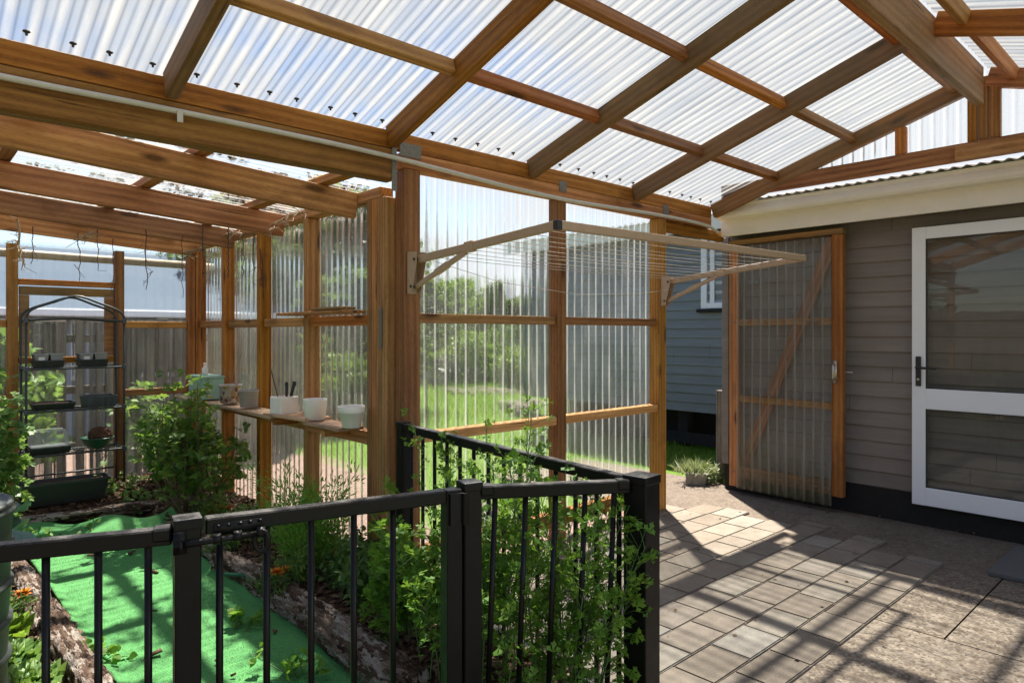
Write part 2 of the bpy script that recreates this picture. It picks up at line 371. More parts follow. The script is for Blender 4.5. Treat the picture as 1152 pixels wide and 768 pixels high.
def mat_leaf(name, c1, c2, c3=None, trans=0.4, rough=0.45):
    t = NT(name)
    isl = t.n('ShaderNodeNewGeometry').outputs['Random Per Island']
    stops = [(0.0, c1), (0.6, c2)] + ([(1.0, c3)] if c3 else [])
    col = t.ramp(isl, stops)
    n = t.noise(world_pos(t), 40, 3, 0.6)
    col = t.mix(t.maprange(n, 0.4, 0.7, 0, 0.4), col, t.mix(0.5, col, (0.02, 0.04, 0.01)))
    b = t.bsdf(col, rough, None, spec=0.35)
    tl = t.n('ShaderNodeBsdfTranslucent'); t.set(tl, 'Color', t.mix(0.35, col, (0.30, 0.42, 0.04)))
    return t.done(t.n('ShaderNodeMixShader', None, _0=trans, _1=b, _2=tl).outputs[0])
M['parsley'] = mat_leaf('parsley_leaf', (0.085, 0.21, 0.02), (0.15, 0.32, 0.035), (0.25, 0.42, 0.06), 0.48, 0.55)
M['bush_leaf'] = mat_leaf('bush_leaf', (0.07, 0.16, 0.035), (0.115, 0.225, 0.045), (0.22, 0.31, 0.06), 0.5, 0.65)
M['light_leaf'] = mat_leaf('light_leaf', (0.09, 0.20, 0.045), (0.16, 0.29, 0.07), (0.24, 0.37, 0.10))
M['lettuce'] = mat_leaf('lettuce_leaf', (0.20, 0.38, 0.03), (0.30, 0.48, 0.04), (0.36, 0.54, 0.07))
M['fern'] = mat_leaf('fennel_frond', (0.10, 0.26, 0.03), (0.16, 0.35, 0.04), (0.23, 0.43, 0.07))
M['mint_leaf'] = mat_leaf('mint_leaf', (0.075, 0.165, 0.045), (0.12, 0.235, 0.07), (0.19, 0.31, 0.09), 0.45, 0.6)
M['cabbage'] = mat_leaf('cabbage_leaf', (0.05, 0.11, 0.095), (0.08, 0.155, 0.13), (0.11, 0.20, 0.17), 0.15)
M['silver_leaf'] = mat_leaf('silver_leaf', (0.17, 0.20, 0.10), (0.28, 0.31, 0.17), (0.40, 0.42, 0.27), 0.3)
M['tree_dark'] = mat_leaf('tree_leaf_dark', (0.012, 0.03, 0.012), (0.024, 0.052, 0.018), (0.045, 0.085, 0.025))
M['tree_mid'] = mat_leaf('tree_leaf_mid', (0.035, 0.08, 0.018), (0.07, 0.14, 0.028), (0.12, 0.2, 0.04))
M['tree_bright'] = mat_leaf('tree_leaf_bright', (0.10, 0.19, 0.02), (0.18, 0.29, 0.03), (0.28, 0.38, 0.06))
M['lavender'] = mat_leaf('lavender', (0.14, 0.09, 0.17), (0.22, 0.15, 0.26), (0.10, 0.14, 0.07))
M['marigold'] = mat_leaf('marigold_petal', (0.75, 0.17, 0.008), (0.85, 0.27, 0.012), (0.9, 0.38, 0.02), 0.25)
M['yellow'] = mat_leaf('yellow_petal', (0.75, 0.5, 0.02), (0.85, 0.62, 0.03), (0.8, 0.7, 0.1), 0.3)
M['grass'] = mat_leaf('grass_blade', (0.085, 0.19, 0.014), (0.15, 0.28, 0.02), (0.24, 0.36, 0.05), 0.4)
M['stalk'] = mat_plain('green_stalk', (0.09, 0.17, 0.04), 0.6)
M['stalk_brown'] = mat_plain('woody_stalk', (0.12, 0.085, 0.045), 0.8)
def mat_log():
    t = NT('flaking_bark')
    co_ = t.coord()
    wp = t.n('ShaderNodeVectorMath', {'operation': 'ADD'}, _0=t.mapping(co_, (7, 40, 40)), _1=t.n('ShaderNodeVectorMath', {'operation': 'SCALE'}, _0=t.n('ShaderNodeTexNoise', None, Scale=30.0, Vector=co_).outputs[1], Scale=1.6).outputs[0]).outputs[0]
    v = t.n('ShaderNodeTexVoronoi', None, Scale=1.0); t.set(v, 'Vector', wp)
    a = t.noise(t.mapping(co_, (5, 55, 55)), 1.5, 6, 0.75)
    st = t.n('ShaderNodeSeparateColor', None, Color=v.outputs['Color']).outputs[0]
    col = t.ramp(t.math('ADD', t.math('MULTIPLY', st, 0.3), t.math('MULTIPLY', a, 0.7)), [(0.32, (0.035, 0.023, 0.017)), (0.44, (0.13, 0.08, 0.055)), (0.54, (0.25, 0.18, 0.14)), (0.64, (0.48, 0.42, 0.37))])
    h = t.math('ADD', t.math('MULTIPLY', v.outputs['Distance'], -0.8), a)
    return t.done(t.bsdf(col, 0.95, t.bump(h, 1.0, 0.025), spec=0.15))
M['log'] = mat_log()
def mat_mosaic():
    t = NT('mosaic_pot')
    v = t.n('ShaderNodeTexVoronoi', None, Scale=34.0); t.set(v, 'Vector', t.coord())
    st = t.n('ShaderNodeSeparateColor', None, Color=v.outputs['Color']).outputs[0]
    col = t.ramp(st, [(0.0, (0.6, 0.56, 0.5)), (0.45, (0.55, 0.5, 0.46)), (0.6, (0.22, 0.07, 0.09)), (0.75, (0.06, 0.05, 0.07)), (0.9, (0.5, 0.3, 0.12))])
    e = t.n('ShaderNodeTexVoronoi', {'feature': 'DISTANCE_TO_EDGE'}, Scale=34.0); t.set(e, 'Vector', t.coord())
    col = t.mix(t.maprange(e.outputs['Distance'], 0.04, 0.09, 1, 0), col, (0.45, 0.42, 0.38))
    return t.done(t.bsdf(col, 0.4))
M['mosaic'] = mat_mosaic()
def mat_rib():
    t = NT('ribbed_grey_glaze')
    z = t.n('ShaderNodeSeparateXYZ', None, Vector=t.coord()).outputs[2]
    s = t.math('SINE', t.math('MULTIPLY', z, 420))
    col = t.mix(t.maprange(s, -1, 1, 0, 1), (0.33, 0.30, 0.28), (0.42, 0.385, 0.36))
    return t.done(t.bsdf(col, 0.55, t.bump(s, 0.5, 0.003)))
M['ribbed'] = mat_rib()

# ------------------------------------------------------------------ object helpers
WM = {}      # world matrices by object
def W(o): return WM.get(o.name, Matrix.Identity(4))
def link(o, parent=None, mw=None):
    COL.objects.link(o)
    mw = mw if mw is not None else Matrix.Identity(4)
    if parent is not None:
        o.parent = parent; o.matrix_basis = W(parent).inverted() @ mw
    else:
        o.matrix_basis = mw
    WM[o.name] = mw.copy()
    return o
def tag(o, label, cat, group=None, kind=None):
    if label: o['label'] = label
    if cat: o['category'] = cat
    if group: o['group'] = group
    if kind: o['kind'] = kind
    return o
def thing(name, label, cat, loc=(0, 0, 0), rotz=0.0, group=None):
    o = bpy.data.objects.new(name, None); o.empty_display_size = 0.1
    link(o, None, Matrix.Translation(V(loc)) @ Matrix.Rotation(rotz, 4, 'Z'))
    return tag(o, label, cat, group)
def mesh_obj(name, bm, mat, parent=None, mw=None, smooth=False):
    me = bpy.data.meshes.new(name)
    if isinstance(bm, bmesh.types.BMesh):
        bm.to_mesh(me); bm.free()
    else:
        me = bm
    if smooth: me.shade_smooth()
    for m_ in (mat if isinstance(mat, (list, tuple)) else [mat]):
        me.materials.append(M[m_] if isinstance(m_, str) else m_)
    o = bpy.data.objects.new(name, me)
    return link(o, parent, mw)
def structure(o): o['kind'] = 'structure'; return o
def stuff(o): o['kind'] = 'stuff'; return o

def bm_box(bm, lo, hi, mat=None):
    lo, hi = V(lo), V(hi)
    vs = [bm.verts.new((x, y, z)) for x in (lo.x, hi.x) for y in (lo.y, hi.y) for z in (lo.z, hi.z)]
    if mat is not None:
        for v in vs: v.co = mat @ v.co
    fs = [(0, 1, 3, 2), (4, 6, 7, 5), (0, 4, 5, 1), (2, 3, 7, 6), (0, 2, 6, 4), (1, 5, 7, 3)]
    return [bm.faces.new([vs[i] for i in f]) for f in fs]
def bevel(bm, w, seg=1):
    bmesh.ops.bevel(bm, geom=bm.edges[:], offset=w, segments=seg, affect='EDGES', profile=0.6)
def frame_mat(p0, xdir, zhint):
    x = V(xdir).normalized(); z = V(zhint); z = (z - x * z.dot(x)).normalized(); y = z.cross(x)
    m = Matrix((x, y, z)).transposed().to_4x4(); m.translation = V(p0); return m
def board(name, p0, p1, w, h, mat='wood', parent=None, up=(0, 0, 1), bev=0.003, smooth=False):
    """timber of width w (sideways) and depth h (along up), its long axis from p0 to p1 through the middle of the section"""
    p0, p1 = V(p0), V(p1); L = (p1 - p0).length
    bm = bmesh.new(); bm_box(bm, (0, -w/2, -h/2), (L, w/2, h/2))
    if bev: bevel(bm, min(bev, w*0.2, h*0.2))
    return mesh_obj(name, bm, mat, parent, frame_mat(p0, p1 - p0, up), smooth)
def box_obj(name, lo, hi, mat, parent=None, bev=0.002, seg=1, mw=None):
    lo, hi = V(lo), V(hi); c = (lo + hi) / 2; c.z = lo.z
    bm = bmesh.new(); bm_box(bm, lo - c, hi - c)
    if bev: bevel(bm, bev, seg)
    m = Matrix.Translation(c)
    return mesh_obj(name, bm, mat, parent, (mw @ m) if mw is not None else m)
def bm_tube(bm, pts, r, seg=8, cap=True, taper=None):
    pts = [V(p) for p in pts]; n = len(pts)
    prev = None; rings = []
    for i, p in enumerate(pts):
        t = (pts[min(i+1, n-1)] - pts[max(i-1, 0)]).normalized()
        if prev is None:
            a = t.orthogonal().normalized()
        else:
            a = (prev - t * prev.dot(t)).normalized()
        prev = a; b = t.cross(a)
        rr = r if taper is None else r + (taper - r) * i / max(1, n-1)
        rings.append([bm.verts.new(p + (a*math.cos(2*PI*k/seg) + b*math.sin(2*PI*k/seg)) * rr) for k in range(seg)])
    for i in range(n-1):
        for k in range(seg):
            bm.faces.new((rings[i][k], rings[i][(k+1) % seg], rings[i+1][(k+1) % seg], rings[i+1][k]))
    if cap:
        bm.faces.new(rings[0][::-1]); bm.faces.new(rings[-1])
def tube(name, pts, r, mat, parent=None, seg=8, taper=None):
    c = V(pts[0]); bm = bmesh.new(); bm_tube(bm, [V(p) - c for p in pts], r, seg, True, taper)
    return mesh_obj(name, bm, mat, parent, Matrix.Translation(c), True)
def bm_lathe(bm, prof, seg=32, sx=1, sy=1):
    rings = []
    for r, z in prof:
        if r < 1e-5: rings.append([bm.verts.new((0, 0, z))])
        else: rings.append([bm.verts.new((r*sx*math.cos(2*PI*k/seg), r*sy*math.sin(2*PI*k/seg), z)) for k in range(seg)])
    for a, b in zip(rings, rings[1:]):
        for k in range(seg):
            k2 = (k+1) % seg
            if len(a) == 1 and len(b) == 1: continue
            if len(a) == 1: bm.faces.new((a[0], b[k2], b[k]))
            elif len(b) == 1: bm.faces.new((a[k], a[k2], b[0]))
            else: bm.faces.new((a[k], a[k2], b[k2], b[k]))
def lathe(name, prof, loc, mat, parent=None, seg=32, sx=1, sy=1, rotz=0):
    bm = bmesh.new(); bm_lathe(bm, prof, seg, sx, sy)
    bmesh.ops.recalc_face_normals(bm, faces=bm.faces[:])
    o = mesh_obj(name, bm, mat, parent, Matrix.Translation(V(loc)) @ Matrix.Rotation(rotz, 4, 'Z'), True)
    return o
def np_mesh(name, verts, faces):
    """verts (n,3), faces list of index arrays grouped by size: {k: (m,k)}"""
    me = bpy.data.meshes.new(name)
    me.vertices.add(len(verts)); me.vertices.foreach_set('co', np.asarray(verts, np.float32).ravel())
    loops = np.concatenate([f.ravel() for f in faces]); sizes = np.concatenate([np.full(len(f), f.shape[1]) for f in faces])
    starts = np.concatenate([[0], np.cumsum(sizes)[:-1]])
    me.loops.add(len(loops)); me.loops.foreach_set('vertex_index', loops.astype(np.int32))
    me.polygons.add(len(sizes)); me.polygons.foreach_set('loop_start', starts.astype(np.int32))
    me.update(calc_edges=True); me.validate()
    return me
def corrugated(name, origin, xdir, ydir, width, length, mat, parent=None, amp=0.0085, per=0.076, ppp=10, rows=3, phase=0.0, sag=0.004):
    """sheet from origin: corrugations side by side along xdir, ridges running along ydir"""
    nx = max(4, int(width / per * ppp)); x = np.linspace(0, width, nx+1); y = np.linspace(0, length, rows+1)
    X, Y = np.meshgrid(x, y, indexing='ij')
    Z = amp * np.cos(2*PI*(X/per)) + sag*np.sin(7*X+phase)*np.sin(3*Y+phase)
    verts = np.stack([X, Y, Z], -1).reshape(-1, 3); k = rows+1
    i = np.arange(nx)[:, None]*k + np.arange(rows)[None, :]
    f = np.stack([i, i+k, i+k+1, i+1], -1).reshape(-1, 4)
    me = np_mesh(name, verts, [f]); me.shade_smooth()
    xd = V(xdir).normalized(); yd = V(ydir).normalized(); zd = xd.cross(yd)
    mw = Matrix((xd, yd, zd)).transposed().to_4x4(); mw.translation = V(origin)
    return mesh_obj(name, me, mat, parent, mw)

# ------------------------------------------------------------------ leaves
def leaf_oval(n=3, w=0.34, fold=0.18, droop=0.2):
    v = [(0, 0, 0)]; f = []
    ts = [(i+1)/(n+1) for i in range(n)]
    for t in ts:
        ww = w*math.sin(PI*t**0.8); z = -droop*t*t
        v += [(-ww, t, z + fold*ww), (0, t, z), (ww, t, z + fold*ww)]
    v.append((0, 1, -droop)); e = len(v)-1
    f += [(0, 2, 1), (0, 3, 2)]
    q = []
    for i in range(n-1):
        a = 1+3*i; b = a+3
        q += [(a, a+1, b+1, b), (a+1, a+2, b+2, b+1)]
    a = 1+3*(n-1)
    f += [(a, a+1, e), (a+1, a+2, e)]
    return np.array(v, float), [np.array(f), np.array(q).reshape(-1, 4)]
def leaf_lobed(lobes=3, spread=1.9, teeth=True):
    v = [(0, 0, 0)]; f = []
    for i in range(lobes):
        a = PI/2 + spread*(i/(lobes-1)-0.5) if lobes > 1 else PI/2
        l = 1.0 if abs(i-(lobes-1)/2) < 0.6 else 0.82
        d = (math.cos(a), math.sin(a)); p = (-d[1], d[0]); zz = 0.10 if i % 2 else -0.05
        k = len(v)
        v += [(d[0]*l*.45+p[0]*.13, d[1]*l*.45+p[1]*.13, zz*.5), (d[0]*l*.72+p[0]*.3, d[1]*l*.72+p[1]*.3, zz), (d[0]*l*.8+p[0]*.1, d[1]*l*.8+p[1]*.1, zz),
              (d[0]*l, d[1]*l, zz*1.5), (d[0]*l*.8-p[0]*.1, d[1]*l*.8-p[1]*.1, zz), (d[0]*l*.72-p[0]*.3, d[1]*l*.72-p[1]*.3, zz), (d[0]*l*.45-p[0]*.13, d[1]*l*.45-p[1]*.13, zz*.5)]
        f += [(0, k+6, k), (k, k+2, k+1), (k, k+4, k+2), (k, k+6, k+4), (k+6, k+5, k+4), (k+2, k+4, k+3)]
    return np.array(v, float), [np.array(f)]
LEAF = {'oval': leaf_oval(), 'narrow': leaf_oval(2, 0.14), 'round': leaf_oval(3, 0.5, 0.12, 0.25), 'lobed': leaf_lobed(3), 'lobed5': leaf_lobed(5, 2.7),
        'blade': (np.array([(-.06, 0, 0), (.06, 0, 0), (0.04, .55, .05), (0, 1, .22), (-.04, .55, .05)], float), [np.array([(0, 1, 2, 4)]), np.array([(4, 2, 3)])]),
        'quad': leaf_oval(1, 0.45, 0.15, 0.15)}
class Leaves:
    def __init__(s, seed=1): s.v = []; s.f = {3: [], 4: []}; s.n = 0; s.rs = np.random.RandomState(seed)
    def add(s, kind, pos, tip, nrm, size):
        """arrays: base positions, tip directions, rough normals, sizes"""
        tv, tf = LEAF[kind]; N = len(pos)
        if N == 0: return
        pos = np.asarray(pos, float); y = np.asarray(tip, float); y = y/np.linalg.norm(y, axis=1, keepdims=True)
        z = np.asarray(nrm, float); z = z - y*np.sum(z*y, 1, keepdims=True); z = z/(np.linalg.norm(z, axis=1, keepdims=True)+1e-9)
        x = np.cross(y, z); sz = np.asarray(size, float).reshape(N, 1, 1)
        P = tv[None, :, 0:1]*x[:, None] + tv[None, :, 1:2]*y[:, None] + tv[None, :, 2:3]*z[:, None]
        s.v.append((pos[:, None] + P*sz).reshape(-1, 3))
        off = s.n + np.arange(N)*len(tv)
        for f in tf:
            if len(f): s.f[f.shape[1]].append((f[None] + off[:, None, None]).reshape(-1, f.shape[1]))
        s.n += N*len(tv)
    def cloud(s, kind, N, centre, rad, size, up=0.6, shell=0.5, flat=None):
        """leaves through an ellipsoid, pointing outwards and a little up"""
        d = s.rs.normal(size=(N, 3)); d /= np.linalg.norm(d, axis=1, keepdims=True)
        r = (shell + (1-shell)*s.rs.rand(N, 1))**0.8 * (0.85+0.3*s.rs.rand(N, 1))
        pos = np.asarray(centre) + d*r*np.asarray(rad)
        tip = d + s.rs.normal(size=(N, 3))*0.7; nr = np.array([0, 0, up]) + s.rs.normal(size=(N, 3))*0.5 + d*0.3
        s.add(kind, pos, tip, nr, size*(0.6+0.8*s.rs.rand(N)))
    def obj(s, name, mat, parent=None, smooth=False):
        fs = [np.concatenate(a) for k, a in s.f.items() if a]
        vv = np.concatenate(s.v); c = vv.mean(0); c[2] = vv[:, 2].min()
        me = np_mesh(name, vv - c, fs)
        if smooth: me.shade_smooth()
        return mesh_obj(name, me, mat, parent, Matrix.Translation(V(c)))
class Tubes:
    def __init__(s): s.bm = bmesh.new()
    def add(s, pts, r, seg=5, taper=None): bm_tube(s.bm, pts, r, seg, False, taper)
    def obj(s, name, mat, parent=None):
        n = len(s.bm.verts); c = V((0, 0, 0))
        for v in s.bm.verts: c += v.co
        c /= max(1, n); c.z = min(v.co.z for v in s.bm.verts)
        for v in s.bm.verts: v.co -= c
        return mesh_obj(name, s.bm, mat, parent, Matrix.Translation(c), True)
# ================================================================== ground
def sheet_quad(name, rects, z, mat, sub=0.25):
    bm = bmesh.new()
    for x0, y0, x1, y1 in rects:
        vs = [bm.verts.new(p) for p in ((x0, y0, z), (x1, y0, z), (x1, y1, z), (x0, y1, z))]
        bm.faces.new(vs)
    return mesh_obj(name, bm, mat)
structure(sheet_quad('lawn', [(-150, -150, 250, 250)], -0.03, 'lawn'))
# concrete in poured bays with open joints; unseen left end extended to bounce light in
structure(sheet_quad('concrete_slab', [(-7, -6, 3.545, 1.45), (-7, 1.45, -1.5, 6), (3.553, .93, 5.56, 1.45), (3.553, -4, 4.32, .922), (4.33, -4, 5.56, .922), (2.1, 1.45, 5.56, 3.2), (4.4, 3.2, 5.72, 5.1)], 0.0, 'concrete'))
structure(sheet_quad('joint_soil', [(-3, -4, 5.56, 3.2)], -0.012, 'soil'))
structure(sheet_quad('paving_bed', [(1.96, 1.23, 4.66, 3.17)], 0.004, 'soil'))
def pavers():
    bm = bmesh.new(); r = random.Random(3)
    y = 1.222; row = 0
    while y < 3.12:
        hgt = 0.193
        x = 1.96 - (0.145 if row % 2 else 0.0); end = 4.83 + r.choice((0.0, -0.14, 0.07, 0.15, -0.05))
        while x < end - 0.05:
            L = 0.292 if r.random() < 0.93 else 0.19
            x1 = min(x + L, end)
            if x1 - x > 0.06 and x1 > 2.0:
                t = bmesh.new()
                zt = 0.014 + r.uniform(-0.002, 0.002)
                fx = max(x, 1.97)
                g_ = r.uniform(.0012, .0032)
                bm_box(t, (fx + g_, y + g_, -0.02), (x1 - g_, y + hgt + .002 - g_, zt))
                bmesh.ops.bevel(t, geom=[e for e in t.edges if all(v.co.z > 0 for v in e.verts)], offset=0.005, segments=2, affect='EDGES')
                c = V(((fx+x1)/2, y+hgt/2, 0))
                bmesh.ops.rotate(t, cent=c, matrix=Matrix.Rotation(r.uniform(-.010, .010), 3, 'Z') @ Matrix.Rotation(r.uniform(-.009, .009), 3, 'X') @ Matrix.Rotation(r.uniform(-.006, .006), 3, 'Y'), verts=t.verts[:])
                me = bpy.data.meshes.new('t'); t.to_mesh(me); t.free(); bm.from_mesh(me); bpy.data.meshes.remove(me)
            x = x1
        y += 0.1955; row += 1
    return structure(mesh_obj('paving', bm, 'paver'))
pavers()
structure(sheet_quad('mulch_bed', [(2.12, 3.25, 2.9, 4.6), (2.12, 4.6, 3.5, 10.5), (-6, 6.46, 2.12, 10.5), (2.9, 3.22, 4.35, 3.55)], -0.022, 'gravel'))

def sstep(a, b, x):
    t = np.clip((x-a)/(b-a), 0, 1); return t*t*(3-2*t)
def soil_h(x, y):
    x = np.asarray(x, float); y = np.asarray(y, float)
    h = 0.006 + 0.07*sstep(0.58, 0.42, x) + 0.085*sstep(1.38, 1.52, x) + 0.0*x
    h = np.maximum(h, 0.16*sstep(5.62, 5.95, y))
    h = h*sstep(1.4, 1.75, y + 0*x)
    return h + 0.012*np.sin(9*x+2*y)*np.sin(7*y-3*x)*sstep(0.02, 0.06, h)
def soil():
    xs = np.linspace(-1.25, 2.085, 130); ys = np.linspace(1.42, 6.44, 190)
    X, Y = np.meshgrid(xs, ys, indexing='ij')
    X2 = np.where(Y < 3.1, -1.25 + (X+1.25)*(3.22/3.335), X)
    rs = np.random.RandomState(2)
    Z = soil_h(X2, Y) + rs.rand(*X.shape)*0.010*sstep(0.02, 0.06, soil_h(X2, Y)) + 0.003
    v = np.stack([X2, Y, Z], -1).reshape(-1, 3); k = len(ys)
    i = np.arange(len(xs)-1)[:, None]*k + np.arange(k-1)[None]
    me = np_mesh('garden_soil', v, [np.stack([i, i+k, i+k+1, i+1], -1).reshape(-1, 4)]); me.shade_smooth()
    return structure(mesh_obj('garden_soil', me, 'soil'))
soil()
def chips():
    rs = np.random.RandomState(5); N = 9000
    x = rs.uniform(-0.6, 2.05, N*2); y = rs.uniform(1.6, 6.4, N*2)
    ok = ((x < 0.56) | (x > 1.44) | (y > 5.7)) & ((y > 3.1) | (x < 1.92))
    # a few strays on the turf
    ok |= rs.rand(N*2) < 0.004
    x, y = x[ok][:N], y[ok][:N]; n = len(x)
    z = soil_h(x, y) + 0.012 + rs.rand(n)*0.008
    z = np.where((x > .6) & (x < 1.4) & (y < 5.7), 0.036, z)
    a = rs.rand(n)*2*PI; t = rs.normal(size=n)*0.35
    L = rs.uniform(.008, .028, n); Wd = L*rs.uniform(.25, .6, n); H = rs.uniform(.002, .006, n)
    u = np.stack([np.cos(a)*np.cos(t), np.sin(a)*np.cos(t), np.sin(t)], -1); w = np.stack([-np.sin(a), np.cos(a), rs.normal(size=n)*.3], -1); q = np.cross(u, w)
    c = np.stack([x, y, z], -1)
    v = np.concatenate([(c + sx*u*L[:, None] + sy*w*Wd[:, None]*(1-.4*(sx > 0)) + sz*q*H[:, None])[:, None] for sx in (-1, 1) for sy in (-1, 1) for sz in (-1, 1)], 1).reshape(-1, 3)
    f = np.array([(0, 1, 3, 2), (4, 6, 7, 5), (0, 4, 5, 1), (2, 3, 7, 6), (0, 2, 6, 4), (1, 5, 7, 3)])
    F = (f[None] + 8*np.arange(n)[:, None, None]).reshape(-1, 4)
    return stuff(mesh_obj('bark_mulch', np_mesh('bark_mulch', v, [F]), 'chip'))
chips()

def dry_leaves():
    rs = np.random.RandomState(14); n = 150; lv = Leaves(15)
    x = np.concatenate([rs.normal(5.47, .05, 70), rs.uniform(2.2, 5.3, n-70)]); y = np.concatenate([rs.uniform(.2, 3.0, 70), rs.uniform(.3, 3.1, n-70)])
    lv.add('quad', np.stack([x, y, np.full(n, .018)], -1), np.stack([rs.normal(size=n), rs.normal(size=n), rs.rand(n)*.3], -1), np.stack([rs.normal(size=n)*.3, rs.normal(size=n)*.3, np.ones(n)], -1), rs.uniform(.008, .026, n))
    stuff(lv.obj('dry_leaves', 'chip'))
dry_leaves()
# artificial turf runner
def turf():
    xs = np.linspace(0, 1, 46); ys = np.linspace(0, 1, 220)
    U, T = np.meshgrid(xs, ys, indexing='ij')
    Y = 1.62 + T*4.15
    xl = 0.64 + 0.02*np.sin(3*Y) - 0.04*sstep(4.0, 4.6, Y) + 0.0*Y; xr = 1.40 + 0.025*np.sin(2.3*Y+1) + 0.10*sstep(4.6, 5.4, Y)
    X = xl + (xr-xl)*U
    Y2 = Y - 0.42*U*sstep(4.9, 5.77, Y) + 0.03*np.sin(9*U)*sstep(5, 5.7, Y)
    Z = 0.022 + 0.004*np.sin(Y*11 + 2*X) * np.sin(Y*3.7+1.3) + 0.003*np.sin(Y*23+4*X)*np.sin(2*Y)
    Z += sstep(5.3, 5.77, Y)*(0.03 + 0.05*np.sin(7*U+0.5)**2) + 0.02*sstep(.07, 0, U) + 0.03*sstep(.94, 1, U)
    v = np.stack([X, Y2, Z], -1).reshape(-1, 3); k = len(ys)
    i = np.arange(len(xs)-1)[:, None]*k + np.arange(k-1)[None]
    me = np_mesh('turf_runner', v, [np.stack([i, i+k, i+k+1, i+1], -1).reshape(-1, 4)]); me.shade_smooth()
    o = mesh_obj('turf_runner', me, 'turf')
    md = o.modifiers.new('t', 'SOLIDIFY'); md.thickness = 0.012
    tag(o, 'green artificial turf runner laid along the path between the beds', 'turf mat')
    # short pile standing up from the backing
    rs = np.random.RandomState(9); N = 60000
    iu = rs.rand(N); it = rs.rand(N)**1.35
    gi = np.clip((iu*45).astype(int), 0, 45); gj = np.clip((it*219).astype(int), 0, 219)
    P = np.stack([X, Y2, Z], -1)[gi, gj] + np.stack([rs.uniform(-.009, .009, N), rs.uniform(-.01, .01, N), np.zeros(N)], -1)
    keep = np.sin(P[:, 1]*2*PI/.034 + 1.5*np.sin(P[:, 0]*5)) > -.35; P = P[keep]; N = len(P)
    lv = Leaves(3)
    lv.add('blade', P, np.stack([rs.normal(size=N)*.55, rs.normal(size=N)*.45, np.ones(N)], -1), rs.normal(size=(N, 3)), rs.uniform(.006, .011, N))
    p = lv.obj('pile', 'turf_fibre', o); p['kind'] = 'stuff'
M['turf_fibre'] = mat_leaf('turf_fibre', (0.06, 0.23, 0.065), (0.12, 0.38, 0.115), (0.21, 0.50, 0.185), 0.15, 0.65)
turf()

# bark-covered edging logs
def log(p0, p1, r, label, seed, group='bark covered edging logs'):
    rs = np.random.RandomState(seed); p0, p1 = V(p0), V(p1); L = (p1-p0).length
    n = max(12, int(L/0.018)); seg = 40
    T = np.linspace(0, L, n)[:, None]; A = np.linspace(0, 2*PI, seg, endpoint=False)[None]
    rr = r*(1 + 0.10*np.sin(3*A+T*2+seed) + 0.08*np.sin(T*7+2*A)) + 0*T
    # loose flakes of bark: stepped plates
    cell = np.sin(13*A + 4*np.sin(T*9)+seed)*np.sin(T*31+3*np.sin(2*A)+seed)
    rr = rr*(1 + 0.10*np.sign(cell)*np.abs(cell)**0.3 + rs.normal(size=rr.shape)*0.025)
    end = np.minimum(1, np.minimum(T, L-T)/(0.6*r)); rr = rr*np.sqrt(np.clip(1-(1-end)**2, 0.05, 1))
    bend = 0.02*np.sin(T*3+seed)
    v = np.stack([T+0*A, rr*np.cos(A)+bend, rr*np.sin(A)*0.92+0*T], -1).reshape(-1, 3)
    i = np.arange(n-1)[:, None]*seg; j = np.arange(seg)[None]; j2 = (j+1) % seg
    f = np.stack([i+j, i+j2, i+seg+j2, i+seg+j], -1).reshape(-1, 4)
    me = np_mesh('edging_log', v, [f])
    o = mesh_obj('edging_log', me, 'log', None, frame_mat(p0, p1-p0, (0, 0, 1)))
    return tag(o, label, 'log', group)
log((1.46, 2.05, .075), (1.44, 4.08, .065), .078, 'long flaking bark log along the turf beneath the marigolds', 1)
log((1.47, 4.12, .07), (1.52, 4.78, .07), .066, 'short bark log end to end beyond the long log, by the leafy bush', 2)
log((0.53, 2.45, .06), (0.54, 4.0, .06), .070, 'pale flaking log along the turf beside the lettuces', 3)
log((0.52, 4.06, .06), (0.50, 4.75, .07), .06, 'small bark log between the yellow green leafy plant and the turf', 4)
log((0.55, 5.76, .09), (1.75, 5.55, .10), .042, 'thin bark edging lying behind the curled end of the turf', 5)

# ================================================================== pergola
pg = thing('pergola', 'brown timber patio pergola roofed and walled with clear corrugated sheet', 'pergola', (3.2, 2.0, 0))
SL = 0.313; YE = 3.088; YR = 1.136
RX_POS = [-1.31, -0.22, 0.87, 1.965, 3.01, 4.10, 5.205]
def rb(y): return 2.385 + SL*(YE - y)        # rafter underside on the far slope
def mir(y): return 2*YR - y
up_f = V((0, SL, 1)).normalized(); up_n = V((0, -SL, 1)).normalized()
hh = 0.12; hv = hh*math.sqrt(1+SL*SL)
for k, x in enumerate(RX_POS):
    m = 'wood_grey' if k in (2, 4, 5, 6) else 'wood'
    w = 0.05
    board('rafter', (x, YE, rb(YE)+hv/2), (x, YR+0.026, rb(YR+0.026)+hv/2), w, hh, m, pg, up_f)
    board('rafter', (x, mir(YE), rb(YE)+hv/2), (x, YR-0.026, rb(YR+0.026)+hv/2), w, hh, 'wood', pg, up_n)
for a, b in zip(RX_POS, RX_POS[1:]):
    for py in (2.52, 1.94, 1.30):
        zt = rb(py) + hv - 0.036*1.04 - 0.002
        board('purlin', (a+.026, py, zt), (b-.026, py, zt), 0.045, 0.07, 'wood', pg, up_f)
        board('purlin', (a+.026, mir(py), zt), (b-.026, mir(py), zt), 0.045, 0.07, 'wood_pale' if a > 2.9 else 'wood', pg, up_n)
board('ridge_beam', (-1.5, YR, 2.972), (5.10, YR, 2.972), 0.048, 0.24, 'wood_grey', pg)
SCREW = {}
